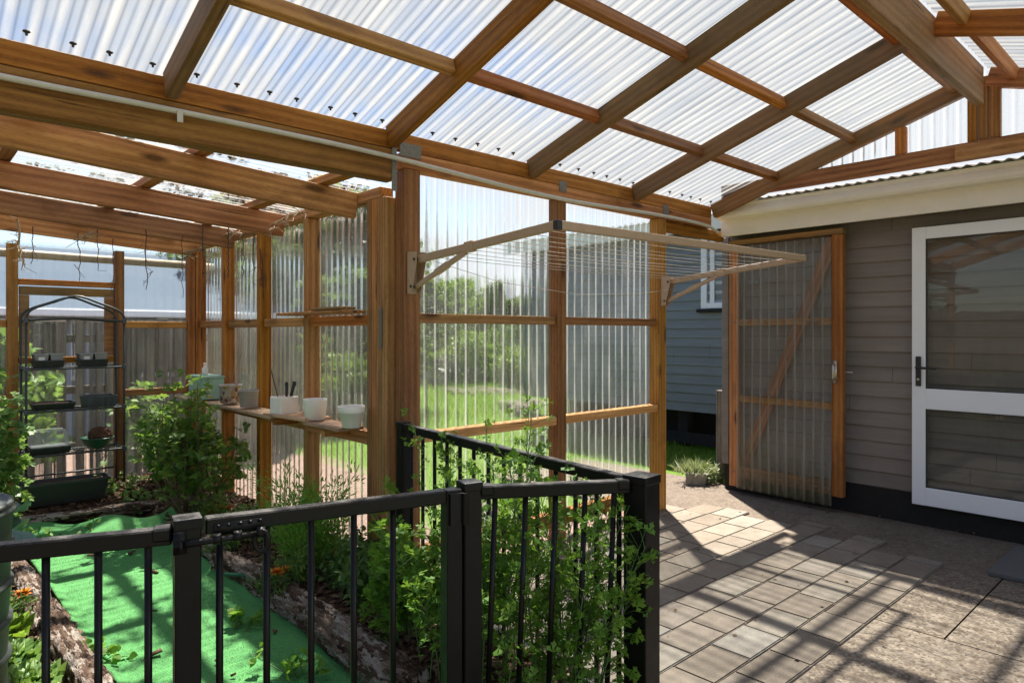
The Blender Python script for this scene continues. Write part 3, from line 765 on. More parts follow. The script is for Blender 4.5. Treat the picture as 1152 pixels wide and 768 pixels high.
def screw_at(name, p, parent, mat, sc, rot=None):
    if mat not in SCREW:
        bm = bmesh.new(); bm_lathe(bm, [(0, .005), (.011, .003), (.0135, -.001), (.010, -.004), (.005, -.006), (.0042, -.015), (0, -.016)], 12)
        bmesh.ops.recalc_face_normals(bm, faces=bm.faces[:])
        me = bpy.data.meshes.new(name); bm.to_mesh(me); bm.free(); me.materials.append(M[mat]); SCREW[mat] = me
    o = bpy.data.objects.new(name, SCREW[mat])
    return link(o, parent, Matrix.Translation(p) @ (rot or Matrix.Identity(4)) @ Matrix.Scale(sc, 4))
def sheet_z(y): return rb(y) + hv + 0.013
for k, (a, b) in enumerate(zip(RX_POS, RX_POS[1:])):
    y0 = 3.235; y1 = YR + 0.01; b2 = b + (0.06 if k == len(RX_POS)-2 else 0)
    s = corrugated('roof_sheet', (a, y0, sheet_z(y0)+0.002*(k % 2)), (1, 0, 0), (0, -1, SL), b2-a, (y0-y1)*math.sqrt(1+SL*SL), 'roof_sheet', pg, phase=k*1.3)
    n = int((b-a)/0.152)                               # fixing screws with dark washers, seen from below
    for i in range(1, n+1):
        screw_at('screw', V((a + i*0.152 - 0.04 + rnd.uniform(-.02, .02), 3.06 + rnd.uniform(-.006, .006), sheet_z(3.06) - 0.014)), s, 'screw', 1.0)
    y0 = mir(3.235); y1 = YR - 0.01
    corrugated('roof_sheet', (b2, y0, sheet_z(3.235)+0.002*(k % 2)), (-1, 0, 0), (0, 1, SL), b2-a, (y1-y0)*math.sqrt(1+SL*SL), 'roof_sheet', pg, phase=k*2.3)
mr = bmesh.new()
for sgn in (1, -1):
    z0 = sheet_z(YR) + 0.03
    bm_box(mr, (-1.5, YR, z0), (5.27, YR+sgn*0.13, z0+.004)) if False else None
mr.free()
# plates and fascia over the wall
board('fascia', (-1.5, 3.114, 2.440), (5.18, 3.114, 2.440), 0.047, 0.094, 'wood', pg)
board('top_plate', (2.045, 3.135, 2.346), (5.18, 3.135, 2.346), 0.09, 0.088, 'wood', pg)
board('beam', (-1.5, 3.115, 2.309), (2.005, 3.115, 2.309), 0.048, 0.16, 'wood', pg)
board('beam', (-1.5, 3.168, 2.305), (2.005, 3.168, 2.305), 0.052, 0.155, 'wood_grey', pg)
for y, x0 in ((3.135, -1.42), (mir(3.135), -1.42), (mir(3.135), 1.9), (mir(3.135), 5.0)):
    board('post', (x0, y, 0), (x0, y, 2.225), 0.09, 0.09, 'wood', pg, (1, 0, 0))
board('beam', (-1.5, mir(3.135), 2.305), (5.18, mir(3.135), 2.305), 0.09, 0.16, 'wood', pg)
board('post', (2.106, 3.14, 0), (2.106, 3.14, 2.30), 0.10, 0.10, 'wood', pg, (1, 0, 0))
board('post', (3.306, 3.135, 0), (3.306, 3.135, 2.30), 0.09, 0.08, 'wood', pg, (1, 0, 0))
board('post', (4.460, 3.135, 0), (4.460, 3.135, 2.30), 0.09, 0.10, 'wood', pg, (1, 0, 0))
for a, b in ((2.158, 3.264), (3.348, 4.408)):
    board('rail', (a, 3.146, 1.486), (b, 3.146, 1.486), 0.066, 0.054, 'wood', pg)
    board('rail', (a, 3.139, 0.817), (b, 3.139, 0.817), 0.080, 0.054, 'wood_pale', pg)
    board('rail', (a, 3.146, 0.155), (b, 3.146, 0.155), 0.066, 0.09, 'wood', pg)
for k, (a, b) in enumerate(((2.10, 3.31), (3.31, 4.475))):
    corrugated('wall_sheet', (a, 3.193 + 0.001*k, 0.04), (1, 0, 0), (0, 0, 1), b-a, 2.36, 'wall_sheet', pg, phase=k, sag=0.003)
board('lintel', (4.512, 3.14, 2.255), (5.43, 3.14, 2.255), 0.045, 0.085, 'wood', pg)
for x in (4.75, 5.02): board('block', (x, 3.14, 2.2985), (x, 3.14, 2.3015), 0.05, 0.06, 'wood', pg, (1, 0, 0))
# gable over the house gutter
GX = 5.205
board('gable_plate', (GX, 3.0, 2.594), (GX, mir(3.0), 2.594), 0.045, 0.115, 'wood', pg)
board('gable_plate', (GX-.047, 1.28, 2.58), (GX-.047, -.5, 2.58), 0.045, 0.09, 'wood_pale', pg)
for y, w in ((1.62, .07), (1.195, .052), (1.135, .052), (1.072, .06), (0.62, .07)):
    top = rb(max(y, mir(y))) - 0.004 if abs(y-YR) > .1 else 3.06
    board('stud', (GX, y, 2.653), (GX, y, top), w, 0.045, 'wood', pg, (1, 0, 0))
def gable_sheet():
    ny = 420; ys = np.linspace(3.0, mir(3.0), ny)
    z0 = 2.56; v = []
    for y in ys:
        x = 5.245 + 0.007*math.cos(2*PI*y/0.076); zt = max(z0+.01, sheet_z(max(y, mir(y))) - 0.02)
        v += [(x, y, z0), (x, y, (z0+zt)/2), (x, y, zt)]
    i = np.arange(ny-1)[:, None]*3 + np.arange(2)[None]
    me = np_mesh('gable_sheet', np.array(v) - np.array([5.245, 0, 0]), [np.stack([i, i+1, i+4, i+3], -1).reshape(-1, 4)]); me.shade_smooth()
    # local x of the sheet is across its corrugations
    mw = Matrix.Translation(V((5.245, 0, 0)))
    vv = np.array(v); loc = np.stack([vv[:, 1], vv[:, 2], vv[:, 0]-5.245], -1)
    me.vertices.foreach_set('co', loc.astype(np.float32).ravel()); me.update()
    mw = Matrix(((0, 0, 1, 5.245), (1, 0, 0, 0), (0, 1, 0, 0), (0, 0, 0, 1)))
    mesh_obj('gable_sheet', me, 'wall_sheet', pg, mw)
gable_sheet()
def nail_plate(c, w, h, nrm):
    bm = bmesh.new(); nx = max(2, int(w/.012)); nz = max(2, int(h/.012))
    bm_box(bm, (-w/2, -h/2, 0), (w/2, h/2, .0015))
    for i in range(nx):
        for j in range(nz):
            x = -w/2 + (i+.5)*w/nx; y = -h/2 + (j+.5)*h/nz
            bm_box(bm, (x-.003, y-.0012, .0012), (x+.003, y+.0012, .0035))
    z = V(nrm); x = V((0, 0, 1)).cross(z).normalized(); y = z.cross(x)
    m = Matrix((x, y, z)).transposed().to_4x4(); m.translation = V(c)
    mesh_obj('nail_plate', bm, 'galv', pg, m)
nail_plate((2.09, 3.088, 2.40), .14, .075, (0, -1, 0))
nail_plate((1.985, 3.088, 2.30), .032, .27, (0, -1, 0))
nail_plate((3.31, 3.088, 2.385), .07, .07, (0, -1, 0))
nail_plate((4.50, 3.088, 2.375), .075, .08, (0, -1, 0))
nail_plate((1.997, 3.245, 1.43), .03, .23, (-1, 0, 0))

# conduit sagging along the plate
pts = [(-1.5, 3.07, 2.345), (-.5, 3.072, 2.345), (0.3, 3.073, 2.338), (0.88, 3.072, 2.345), (1.6, 3.07, 2.345), (2.0, 3.062, 2.335), (2.35, 3.045, 2.315), (2.8, 3.03, 2.292), (3.3, 3.03, 2.283), (3.8, 3.035, 2.296), (4.3, 3.05, 2.312), (4.8, 3.06, 2.316), (5.1, 3.065, 2.306), (5.25, 3.07, 2.27)]
def smooth_pts(pts, n=6):
    P = [V(p) for p in pts]; out = []
    for i in range(len(P)-1):
        a, b, c, d = P[max(i-1, 0)], P[i], P[i+1], P[min(i+2, len(P)-1)]
        for k in range(n):
            t = k/n
            out.append(0.5*((2*b) + (c-a)*t + (2*a-5*b+4*c-d)*t*t + (3*b-a-3*c+d)*t**3))
    return out + [P[-1]]
cd = thing('conduit', 'white plastic conduit sagging along the plate above the corner post', 'conduit', (2.0, 3.06, 2.33))
tube('pipe', smooth_pts(pts), 0.0125, 'pvc', cd, 10)
bm = bmesh.new()
bm_box(bm, (-.012, -.004, -.04), (.012, .002, .012)); bevel(bm, .002)
mesh_obj('clip', bm, 'pvc', cd, Matrix.Translation(V((0.90, 3.056, 2.335))))

# ================================================================== greenhouse
gh = thing('greenhouse', 'low lean-to greenhouse of brown posts and clear corrugated sheet', 'greenhouse', (0.9, 4.8, 0))
for y0, y1, m in ((3.352, 3.40, 'wood_grey'), (3.298, 3.348, 'wood'), (3.205, 3.294, 'wood'), (4.15, 4.21, 'wood'), (4.925, 4.985, 'wood'), (5.655, 5.715, 'wood'), (6.345, 6.41, 'wood')):
    board('post', (2.046, (y0+y1)/2, 0), (2.046, (y0+y1)/2, 2.158), y1-y0, 0.088, m, gh, (1, 0, 0))
board('top_plate', (2.046, 3.26, 2.19), (2.046, 6.44, 2.19), 0.088, 0.06, 'wood', gh)
ys = (3.40, 4.15, 4.21, 4.925, 4.985, 5.655, 5.715, 6.345)
for a, b in zip(ys[::2], ys[1::2]):
    board('rail', (2.06, a+.002, 1.478), (2.06, b-.002, 1.478), 0.055, 0.06, 'wood', gh)
    board('rail', (2.045, a+.002, 0.80), (2.045, b-.002, 0.80), 0.08, 0.075, 'wood', gh)
for k in range(3):
    a = 3.19 + k*1.09
    corrugated('wall_sheet', (2.102+.001*k, a, 0.05), (0, 1, 0), (0, 0, 1), 1.09, 2.13, 'wall_sheet', gh, phase=k+3)
# low shelf along the wall, three planks
for y0, y1, z, w, x in ((3.41, 3.84, .862, .17, 1.905), (3.80, 4.42, .858, .18, 1.905), (4.30, 6.3, .850, .18, 1.90)):
    o = board('shelf', (x, y0, z + (0.022 if y0 == 3.80 else 0)), (x, y1, z + (0.004 if y0 == 3.80 else 0)), w, 0.02, 'shelf_wood', gh)
for y in (3.62, 4.3, 5.2, 6.0):
    board('shelf_bracket', (1.84, y, .82), (2.0, y, .82), 0.04, 0.04, 'wood', gh)
board('shelf', (1.93, 3.41, 1.525), (1.93, 4.30, 1.525), .15, 0.018, 'wood', gh)
board('shelf', (1.90, 3.43, 1.545), (1.90, 3.80, 1.545), .10, 0.016, 'wood_grey', gh)
# back wall
for x0, x1 in ((-1.25, -1.18), (-0.03, 0.04), (0.642, 0.712), (1.366, 1.434), (1.935, 1.998)):
    board('post', ((x0+x1)/2, 6.385, 0), ((x0+x1)/2, 6.385, 2.088), 0.07, x1-x0, 'wood', gh, (1, 0, 0))
for a, b in ((-1.18, -.03), (.04, .642), (1.434, 1.935)):
    board('rail', (a+.002, 6.39, 1.475), (b-.002, 6.39, 1.475), .055, .055, 'wood', gh)
    board('rail', (a+.002, 6.39, 0.90), (b-.002, 6.39, 0.90), .055, .055, 'wood', gh)
board('rail', (.714, 6.39, 1.80), (1.364, 6.39, 1.80), .055, .045, 'wood', gh)
board('rail', (.714, 6.39, 1.19), (1.364, 6.39, 1.19), .055, .05, 'wood', gh)
hs = box_obj('hatch', (0.72, 6.375, 1.70), (1.36, 6.405, 1.765), 'wood_grey', gh)
box_obj('stile', (0.72, 6.375, 1.222), (0.785, 6.405, 1.698), 'wood_grey', hs); box_obj('stile', (1.295, 6.375, 1.222), (1.36, 6.405, 1.698), 'wood_grey', hs)
for k in range(3):
    a = -1.25 + k*1.12
    corrugated('wall_sheet', (a, 6.432+.001*k, 0.06), (1, 0, 0), (0, 0, 1), 1.12, 2.06, 'back_sheet', gh, amp=.006, phase=k+6)
corrugated('wall_sheet', (-1.30, 3.25, 0.05), (0, 1, 0), (0, 0, 1), 3.2, 2.2, 'wall_sheet', gh, phase=4)
def gz(x): return 2.073 + .067*(2.0 - x)
upg = V((.067, 0, 1)).normalized()
for y, x1, m in ((3.53, 2.0, 'wood'), (4.52, 2.0, 'wood'), (5.44, 2.0, 'wood'), (6.385, 2.08, 'wood')):
    zo = .02 if y > 6 else 0
    board('rafter', (-1.3, y, gz(-1.3)+.075+zo), (x1, y, gz(x1)+.075+zo), .05, .148, m, gh, upg)
for x in (-.95, -.25, .44, 1.13, 1.80):
    board('batten', (x, 3.23, gz(x)+.175), (x, 6.5, gz(x)+.175), .07, .043, 'wood', gh)
for k in range(3):
    y0 = 3.225 + k*1.12
    corrugated('roof_sheet', (2.2, y0, gz(2.2)+.209+.001*k), (0, 1, 0), (-1, 0, .067), 1.12, 3.6, 'low_roof_sheet', gh, phase=k+9)
tube('gutter', [(-1.35, 6.53, 2.03), (0.6, 6.53, 2.028), (2.2, 6.53, 2.02)], .034, 'batten', gh, 12)
# leaf litter lying on the low roof
def litter():
    rs = np.random.RandomState(11); lv = Leaves(4)
    for _ in range(190):
        c = np.array([rs.uniform(-.6, 2.1), rs.uniform(3.3, 6.3)]); n = rs.randint(4, 30)
        p = c + rs.normal(size=(n, 2))*np.array([.05, .018])
        z = gz(p[:, 0]) + .224
        lv.add('quad', np.stack([p[:, 0], p[:, 1], z+rs.rand(n)*.006], -1), np.stack([rs.normal(size=n), rs.normal(size=n), rs.normal(size=n)*.2], -1), np.stack([rs.normal(size=n)*.3, rs.normal(size=n)*.3, np.ones(n)], -1), rs.uniform(.018, .05, n))
    return stuff(lv.obj('leaf_litter', 'debris'))
litter()

# ================================================================== house
hou = thing('house', 'taupe weatherboard house with cream gutter and black base', 'house', (6.6, 1.5, 0))
def siding(a, b, z0, z1, sp=0.1142, proud=.017, mat='siding'):
    """lapped boards between two ground points, facing the left of a->b"""
    a, b = V((*a, 0)), V((*b, 0)); d = (b-a).normalized(); n = V((-d.y, d.x, 0))
    bm = bmesh.new(); z = z0
    while z < z1 - .01:
        zt = min(z+sp, z1)
        prof = [(0.0, z), (proud-.004, z), (proud, z+.006), (.002, zt)]
        rows = [[bm.verts.new(e + n*o + V((0, 0, h))) for o, h in prof] for e in (a, b)]
        for i in range(len(prof)-1): bm.faces.new((rows[0][i], rows[1][i], rows[1][i+1], rows[0][i+1]))
        z += sp
    bmesh.ops.recalc_face_normals(bm, faces=bm.faces[:])
    return mesh_obj('weatherboards', bm, mat, hou)
siding((5.54, -4), (5.54, 3.16), .232, 2.26); siding((5.54, 3.16), (7.3, 3.16), .232, 2.4)
siding((7.3, 3.16), (7.3, 7.65), .43, 2.72, mat='skylit_siding'); siding((7.3, 7.65), (11, 7.65), .43, 2.72, mat='skylit_siding')
box_obj('wall', (5.545, -4, .02), (5.7, 3.155, 2.5), 'siding', hou, 0); box_obj('wall', (7.305, 3.0, .5), (7.5, 7.645, 2.75), 'siding', hou, 0)
box_obj('wall', (5.7, 3.0, .02), (7.3, 3.155, 2.5), 'siding', hou, 0); box_obj('wall', (7.5, 7.45, .5), (11, 7.645, 2.75), 'siding', hou, 0)
box_obj('corner_board', (5.515, 3.12, .232), (5.565, 3.185, 2.26), 'siding', hou)
box_obj('corner_board', (7.275, 7.61, .43), (7.32, 7.68, 2.72), 'skylit_siding', hou)
box_obj('plinth', (5.528, -4, -.02), (5.544, 3.158, .236), 'plinth', hou, 0)
box_obj('plinth', (5.544, 3.158, -.02), (7.3, 3.17, .236), 'plinth', hou, 0)
box_obj('plinth', (7.7, 3.2, -.05), (7.75, 7.4, .6), 'plinth', hou, 0)
for y in (3.7, 4.75, 5.8, 6.9): box_obj('pile', (7.4, y, -.05), (7.55, y+.15, .5), 'plinth', hou, .004)
box_obj('baseboard', (7.33, 3.2, .02), (7.35, 7.6, .16), 'plinth', hou)
box_obj('fascia', (5.352, -4, 2.245), (5.376, 3.10, 2.43), 'fascia', hou, .002)
box_obj('soffit', (5.376, -4, 2.262), (5.545, 3.10, 2.27), 'siding', hou, 0)
def gutter():
    prof = [(5.352, 2.505), (5.352, 2.40), (5.285, 2.396), (5.262, 2.402), (5.250, 2.418), (5.247, 2.44), (5.252, 2.468), (5.258, 2.48), (5.258, 2.50), (5.247, 2.503), (5.247, 2.507), (5.262, 2.507), (5.263, 2.47), (5.256, 2.43), (5.268, 2.408), (5.345, 2.406), (5.345, 2.505)]
    bm = bmesh.new(); rows = [[bm.verts.new((x, y, z-.012)) for x, z in prof] for y in (-4, 3.09)]
    for i in range(len(prof)): bm.faces.new((rows[0][i], rows[1][i], rows[1][(i+1) % len(prof)], rows[0][(i+1) % len(prof)]))
    bm.faces.new([rows[1][k] for k in (0, 1, 2, 3, 4, 5, 6, 7, 8, 11)]);
    bmesh.ops.recalc_face_normals(bm, faces=bm.faces[:])
    return mesh_obj('gutter', bm, 'fascia', hou)
gutter()
rf = corrugated('roof', (5.232, 3.06, 2.510), (0, -1, 0), (1, 0, .19), 7.2, 4.4, 'house_roof', hou, amp=.009, ppp=6)
md = rf.modifiers.new('t', 'SOLIDIFY'); md.thickness = .002
rf = corrugated('roof', (7.05, 7.9, 2.80), (0, -1, 0), (1, 0, .19), 4.72, 4.0, 'house_roof', hou, amp=.009, ppp=4)
md = rf.modifiers.new('t', 'SOLIDIFY'); md.thickness = .002
box_obj('fascia', (7.08, 3.2, 2.62), (7.1, 7.9, 2.79), 'fascia', hou); box_obj('soffit', (7.1, 3.2, 2.70), (7.3, 7.9, 2.71), 'siding', hou, 0)
# white door folded back flat against the wall
DX0, DX1 = 5.455, 5.492
dr = box_obj('door', (DX0, 1.540, .165), (DX1, 1.628, 2.165), 'white_alu', hou, .003)
box_obj('stile', (DX0, 0.81, .165), (DX1, 0.90, 2.165), 'white_alu', dr, .003)
box_obj('rail', (DX0+.001, .90, 2.078), (DX1-.001, 1.540, 2.164), 'white_alu', dr, .003)
box_obj('rail', (DX0+.001, .90, .858), (DX1-.001, 1.540, 1.005), 'white_alu', dr, .003)
box_obj('rail', (DX0+.001, .90, .166), (DX1-.001, 1.540, .295), 'white_alu', dr, .003)
for z0, z1 in ((.29, .862), (1.0, 2.082)):
    o = box_obj('glass', (5.472, .895, z0), (5.476, 1.545, z1), 'glass', dr, 0)
    bm = bmesh.new()                                   # dark seal round the pane
    for lo, hi in (((DX0+.004, 1.534, z0), (DX0+.012, 1.5405, z1)), ((DX0+.004, .8995, z0), (DX0+.012, .906, z1)), ((DX0+.004, .906, z0+.003), (DX0+.012, 1.534, z0+.011)), ((DX0+.004, .906, z1-.011), (DX0+.012, 1.534, z1-.003))): bm_box(bm, lo, hi)
    mesh_obj('seal', bm, 'black_plastic', dr)
bm = bmesh.new()
bm_box(bm, (5.443, 1.566, 1.02), (5.4545, 1.602, 1.235)); bevel(bm, .006, 2)
bm_tube(bm, [(5.45, 1.584, 1.155), (5.40, 1.584, 1.155), (5.395, 1.578, 1.155), (5.395, 1.46, 1.152)], .009, 10)
hd = mesh_obj('handle', bm, 'black_plastic', dr)
bm = bmesh.new(); bmesh.ops.create_cone(bm, cap_ends=True, segments=16, radius1=.009, radius2=.009, depth=.006, matrix=Matrix.Translation(V((5.441, 1.584, 1.07))) @ Matrix.Rotation(PI/2, 4, 'Y'))
mesh_obj('keyhole', bm, 'brass', dr)
box_obj('door_stop', (5.40, 0.80, .13), (5.44, 0.86, .163), 'white_alu', hou)
# window of the rear section
wn = box_obj('window', (7.262, 3.45, 1.70), (7.30, 3.53, 2.62), 'white_alu', hou, .003)
box_obj('frame', (7.262, 4.40, 1.70), (7.30, 4.48, 2.62), 'white_alu', wn, .003)
box_obj('frame', (7.263, 3.53, 2.54), (7.30, 4.40, 2.619), 'white_alu', wn, .003); box_obj('frame', (7.263, 3.53, 1.701), (7.30, 4.40, 1.77), 'white_alu', wn, .003)
box_obj('frame', (7.268, 4.30, 1.77), (7.298, 4.36, 2.54), 'white_alu', wn, .003)
box_obj('sill', (7.24, 3.40, 1.655), (7.31, 4.53, 1.697), 'plinth', wn, .003)
box_obj('pane', (7.285, 3.53, 1.77), (7.29, 4.40, 2.54), 'window_glass', wn, 0) if 'window_glass' in M else None
box_obj('curtain', (7.293, 3.53, 1.77), (7.299, 4.40, 2.54), 'curtain', wn, 0) if 'curtain' in M else None

# ================================================================== gate
GH, GF = V((5.475, 3.075, 0)), V((5.42, 2.085, 0))
gt = thing('gate', 'open timber gate clad in clear corrugated sheet with diagonal brace', 'gate', GH, math.atan2(GF.y-GH.y, GF.x-GH.x))
GM = W(gt); GW = (GF-GH).length
def gb(name, p0, p1, w, h, mat, up=(0, 0, 1)):       # gate coordinates: x from the hinge, y towards the house, z up
    return board(name, GM @ V(p0), GM @ V(p1), w, h, mat, gt, (GM.to_3x3() @ V(up)), .004)
# local +y after this rotation points to +x of the world (the house side)
gb('stile', (.045, 0, .06), (.045, 0, 2.17), .055, .09, 'wood', (1, 0, 0))
gb('stile', (GW-.045, 0, .13), (GW-.045, 0, 2.17), .055, .085, 'wood', (1, 0, 0))
gb('rail', (.0, 0, 2.195), (GW, 0, 2.195), .06, .045, 'wood_grey')
for z in (1.495, .83): gb('rail', (.092, .006, z), (GW-.09, .006, z), .04, .055, 'wood')
gb('rail', (.092, .006, .19), (GW-.09, .006, .19), .04, .10, 'wood')
gb('brace', (.11, .05, .25), (GW-.10, .05, 2.16), .035, .095, 'wood')
nrm = GM.to_3x3() @ V((0, -1, 0))
cs = corrugated('sheet', GM @ V((.085, -.040, .055)), GM.to_3x3() @ V((1, 0, 0)), (0, 0, 1), GW-.165, 2.10, 'gate_sheet', gt, sag=.006)
for z in (.19, .83, 1.495, 2.13):
    for i in range(1, 6): screw_at('screw', GM @ V((.03 + i*.152, -.049, z)), gt, 'galv', .55, GM.to_3x3().to_4x4() @ Matrix.Rotation(PI/2, 4, 'X'))
    screw_at('screw', GM @ V((.045, -.030, z)), gt, 'galv', .7, GM.to_3x3().to_4x4() @ Matrix.Rotation(PI/2, 4, 'X'))
bm = bmesh.new()
bm_tube(bm, [(GW-.06, -.035, 1.04), (GW-.06, -.06, 1.05), (GW-.06, -.06, 1.15), (GW-.06, -.035, 1.16)], .008, 8)
bm_box(bm, (GW-.075, -.034, 1.01), (GW-.045, -.028, 1.19))
bm_tube(bm, [(GW-.04, .02, 1.10), (GW+.05, .03, 1.10)], .005, 8)
mesh_obj('latch', bm, 'brass', gt, GM.copy(), True)
for z in (.45, 1.85):
    bm = bmesh.new(); bm_box(bm, (-.015, .034, z-.02), (.25, .038, z+.02)); bm_tube(bm, [(-.012, -.03, z-.045), (-.012, -.03, z+.045)], .009, 8)
    mesh_obj('hinge', bm, 'galv', gt, GM.copy())

# grey stub post beside the gate
o = board('stub_post', (5.80, 3.36, -.03), (5.80, 3.36, .86), .07, .06, 'paling', None, (1, 0, 0))
tag(o, 'short grey weathered post stub beside the gate hinge and trough planter', 'post')
# slate mat by the door
o = box_obj('slate_slab', (4.66, .20, .002), (5.38, 1.0, .03), 'slate', None, .004)
tag(o, 'dark slate slab on the concrete below the white door', 'slab')
# ================================================================== clothesline
cl = thing('clothesline', 'tan folding clothesline with two arms fixed to the wall posts', 'clothesline', (3.3, 3.0, 1.8))
A0, A1 = V((2.10, 3.03, 1.80)), V((2.10, 1.99, 1.865))
B0, B1 = V((4.46, 3.03, 1.805)), V((4.46, 1.98, 1.90))
for p0, p1, sg in ((A0, A1, 1), (B0, B1, 1)):
    board('arm', p0, p1 + (p1-p0)*0.005, .026, .040, 'tan', cl)
    mid = p0.lerp(p1, .40) - V((0, 0, .02)); low = V((p0.x, 3.045, 1.655))
    br = board('brace', low, mid, .020, .026, 'tan', cl)
    q = low.lerp(mid, .42)
    board('sleeve', q, q + (mid-low).normalized()*.11, .027, .033, 'tan', br)
    bm = bmesh.new()                                        # channel bracket on the post
    bm_box(bm, (p0.x-.032, 3.078, 1.615), (p0.x+.032, 3.087, 1.845))
    for sx in (-.032, .028):
        vs = [bm.verts.new((p0.x+sx+dx, y, z)) for dx in (0, .004) for y, z in ((3.078, 1.615), (3.045, 1.625), (3.0, 1.79), (3.005, 1.84), (3.078, 1.845))]
        bm.faces.new(vs[:5][::-1]); bm.faces.new(vs[5:])
        for i in range(5): bm.faces.new((vs[i], vs[(i+1) % 5], vs[5+(i+1) % 5], vs[5+i]))
    bmesh.ops.recalc_face_normals(bm, faces=bm.faces[:])
    bk = mesh_obj('bracket', bm, 'tan', cl)
    bm = bmesh.new(); bm_tube(bm, [(p0.x-.037, 3.02, 1.80), (p0.x+.037, 3.02, 1.80)], .008, 10); bm_tube(bm, [(p0.x-.037, 3.05, 1.655), (p0.x+.037, 3.05, 1.655)], .008, 10)
    mesh_obj('bolt', bm, 'screw', bk, Matrix.Identity(4), True)
    pl = p0.lerp(p1, .43); board('clamp', pl - (p1-p0)*.03, pl + (p1-p0)*.03, .036, .052, 'tan', cl)
board('front_bar', A1 + V((.012, 0, 0)), B1 - V((.012, 0, 0)), .026, .040, 'tan', cl)
for c in (A1, B1): box_obj('corner_cap', c - V((.016, .014, .021)), c + V((.018, .014, .021)), 'black_plastic' if c is A1 else 'tan', cl, .003)
for k in range(10):
    f = .10 + k*.088
    a = A0.lerp(A1, f); b = B0.lerp(B1, f)
    m_ = a.lerp(b, .5) - V((0, 0, .008 + .004*(k % 3)))
    tube('line', [a, a.lerp(m_, .5) - V((0, 0, .003)), m_, m_.lerp(b, .5) - V((0, 0, .003)), b], .0016, 'cord', cl, 5)
tube('line', [(2.14, 2.95, 1.79), (2.6, 2.93, 1.70), (3.3, 2.95, 1.655), (4.0, 2.97, 1.69), (4.44, 2.99, 1.74)], .0016, 'cord', cl, 5)

# ================================================================== black fence and gate
ZT = .90
def fpost(root, p, s, ztop, rot=0):
    bm = bmesh.new(); bm_box(bm, (-s/2, -s/2, 0), (s/2, s/2, ztop-.012)); bevel(bm, .003)
    o = mesh_obj('post', bm, 'black', root, Matrix.Translation(V((p[0], p[1], 0))) @ Matrix.Rotation(rot, 4, 'Z'))
    bm = bmesh.new(); bm_box(bm, (-s/2-.003, -s/2-.003, ztop-.03), (s/2+.003, s/2+.003, ztop)); bevel(bm, .005, 2)
    mesh_obj('cap', bm, 'black', o, W(o)); return o
def panel(root, a, b, n, off=.06, lean=0.0, za=ZT, zb=ZT, first=None):
    a, b = V((*a, 0)), V((*b, 0)); d = (b-a).normalized(); L = (b-a).length
    board('top_rail', a + V((0, 0, za-.02)), b + V((0, 0, zb-.02)), .042, .042, 'black', root, bev=.004)
    board('bottom_rail', a + V((0, 0, .10)), b + V((0, 0, .10)), .036, .036, 'black', root)
    for i in range(n):
        f = (i+.5)/n if first is None else first + (1-first-.05)*i/(n-1)
        p = a.lerp(b, f); zt = za+(zb-za)*f-.041
        bm = bmesh.new(); bm_tube(bm, [p - d*lean + V((0, 0, .11)), p + V((0, 0, zt))], .0095, 10)
        mesh_obj('baluster', bm, 'black', root, Matrix.Identity(4), True)
    for q, s in ((a, 1), (b, -1)):                        # cast brackets carrying the rail
        zz = za if s == 1 else zb
        bm = bmesh.new(); bm_box(bm, (0, -.026, -.030), (.045, .026, .004)); bevel(bm, .005)
        mesh_obj('rail_bracket', bm, 'black', root, frame_mat(q + V((0, 0, zz)), d*s, (0, 0, 1)))
Cp, Mp, Lp, Ep, Bp = (1.893, 1.397), (1.392, 1.716), (.565, 1.862), (-.22, 2.16), (1.985, 3.0)
def dirv(a, b): v = V((b[0]-a[0], b[1]-a[1])); return v.normalized()
fe = thing('metal_fence', 'black tubular metal fence from timber post round square corner post', 'fence', (1.6, 2.0, 0))
fpost(fe, Cp, .09, .918, math.atan2(.06, 1)); fpost(fe, Mp, .062, .918, math.atan2(-.2, .9)); fpost(fe, Bp, .055, .935)
d = dirv(Mp, Cp); panel(fe, (Mp[0]+d.x*.034, Mp[1]+d.y*.034), (Cp[0]-d.x*.048, Cp[1]-d.y*.048), 5, lean=.028)
d = dirv(Cp, Bp); panel(fe, (Cp[0]+d.x*.048, Cp[1]+d.y*.048), (Bp[0]-d.x*.03, Bp[1]-d.y*.03), 14, zb=.925)
f2 = thing('metal_fence', 'black metal fence beside the tank with the bolt latch post', 'fence', (.2, 2.0, 0))
fpost(f2, Lp, .062, .925, math.atan2(-.16, .83)); fpost(f2, Ep, .062, .925, math.atan2(-.37, .9))
d = dirv(Ep, Lp); panel(f2, (Ep[0]+d.x*.034, Ep[1]+d.y*.034), (Lp[0]-d.x*.034, Lp[1]-d.y*.034), 7)
g2 = thing('metal_gate', 'black metal garden gate with sliding bolt in front of the turf path', 'gate', (1.0, 1.8, 0))
d = dirv(Lp, Mp); ga = (Lp[0]+d.x*.042, Lp[1]+d.y*.042); gb_ = (Mp[0]-d.x*.066, Mp[1]-d.y*.066)
o = mesh_obj('stile', (lambda b: (bm_box(b, (-.028, -.024, .08), (.028, .024, .90)), bevel(b, .003), b)[2])(bmesh.new()), 'black', g2, Matrix.Translation(V((gb_[0], gb_[1], 0))) @ Matrix.Rotation(math.atan2(d.y, d.x), 4, 'Z'))
za, zb = .915, .900
a3, b3 = V((*ga, 0)), V((*gb_, 0))
board('top_rail', a3 + V((0, 0, za-.02)), b3 - V((*d, 0))*.028 + V((0, 0, zb-.02)), .042, .042, 'black', g2, bev=.004)
board('bottom_rail', a3 + V((0, 0, .10)), b3 - V((*d, 0))*.028 + V((0, 0, .10)), .036, .036, 'black', g2)
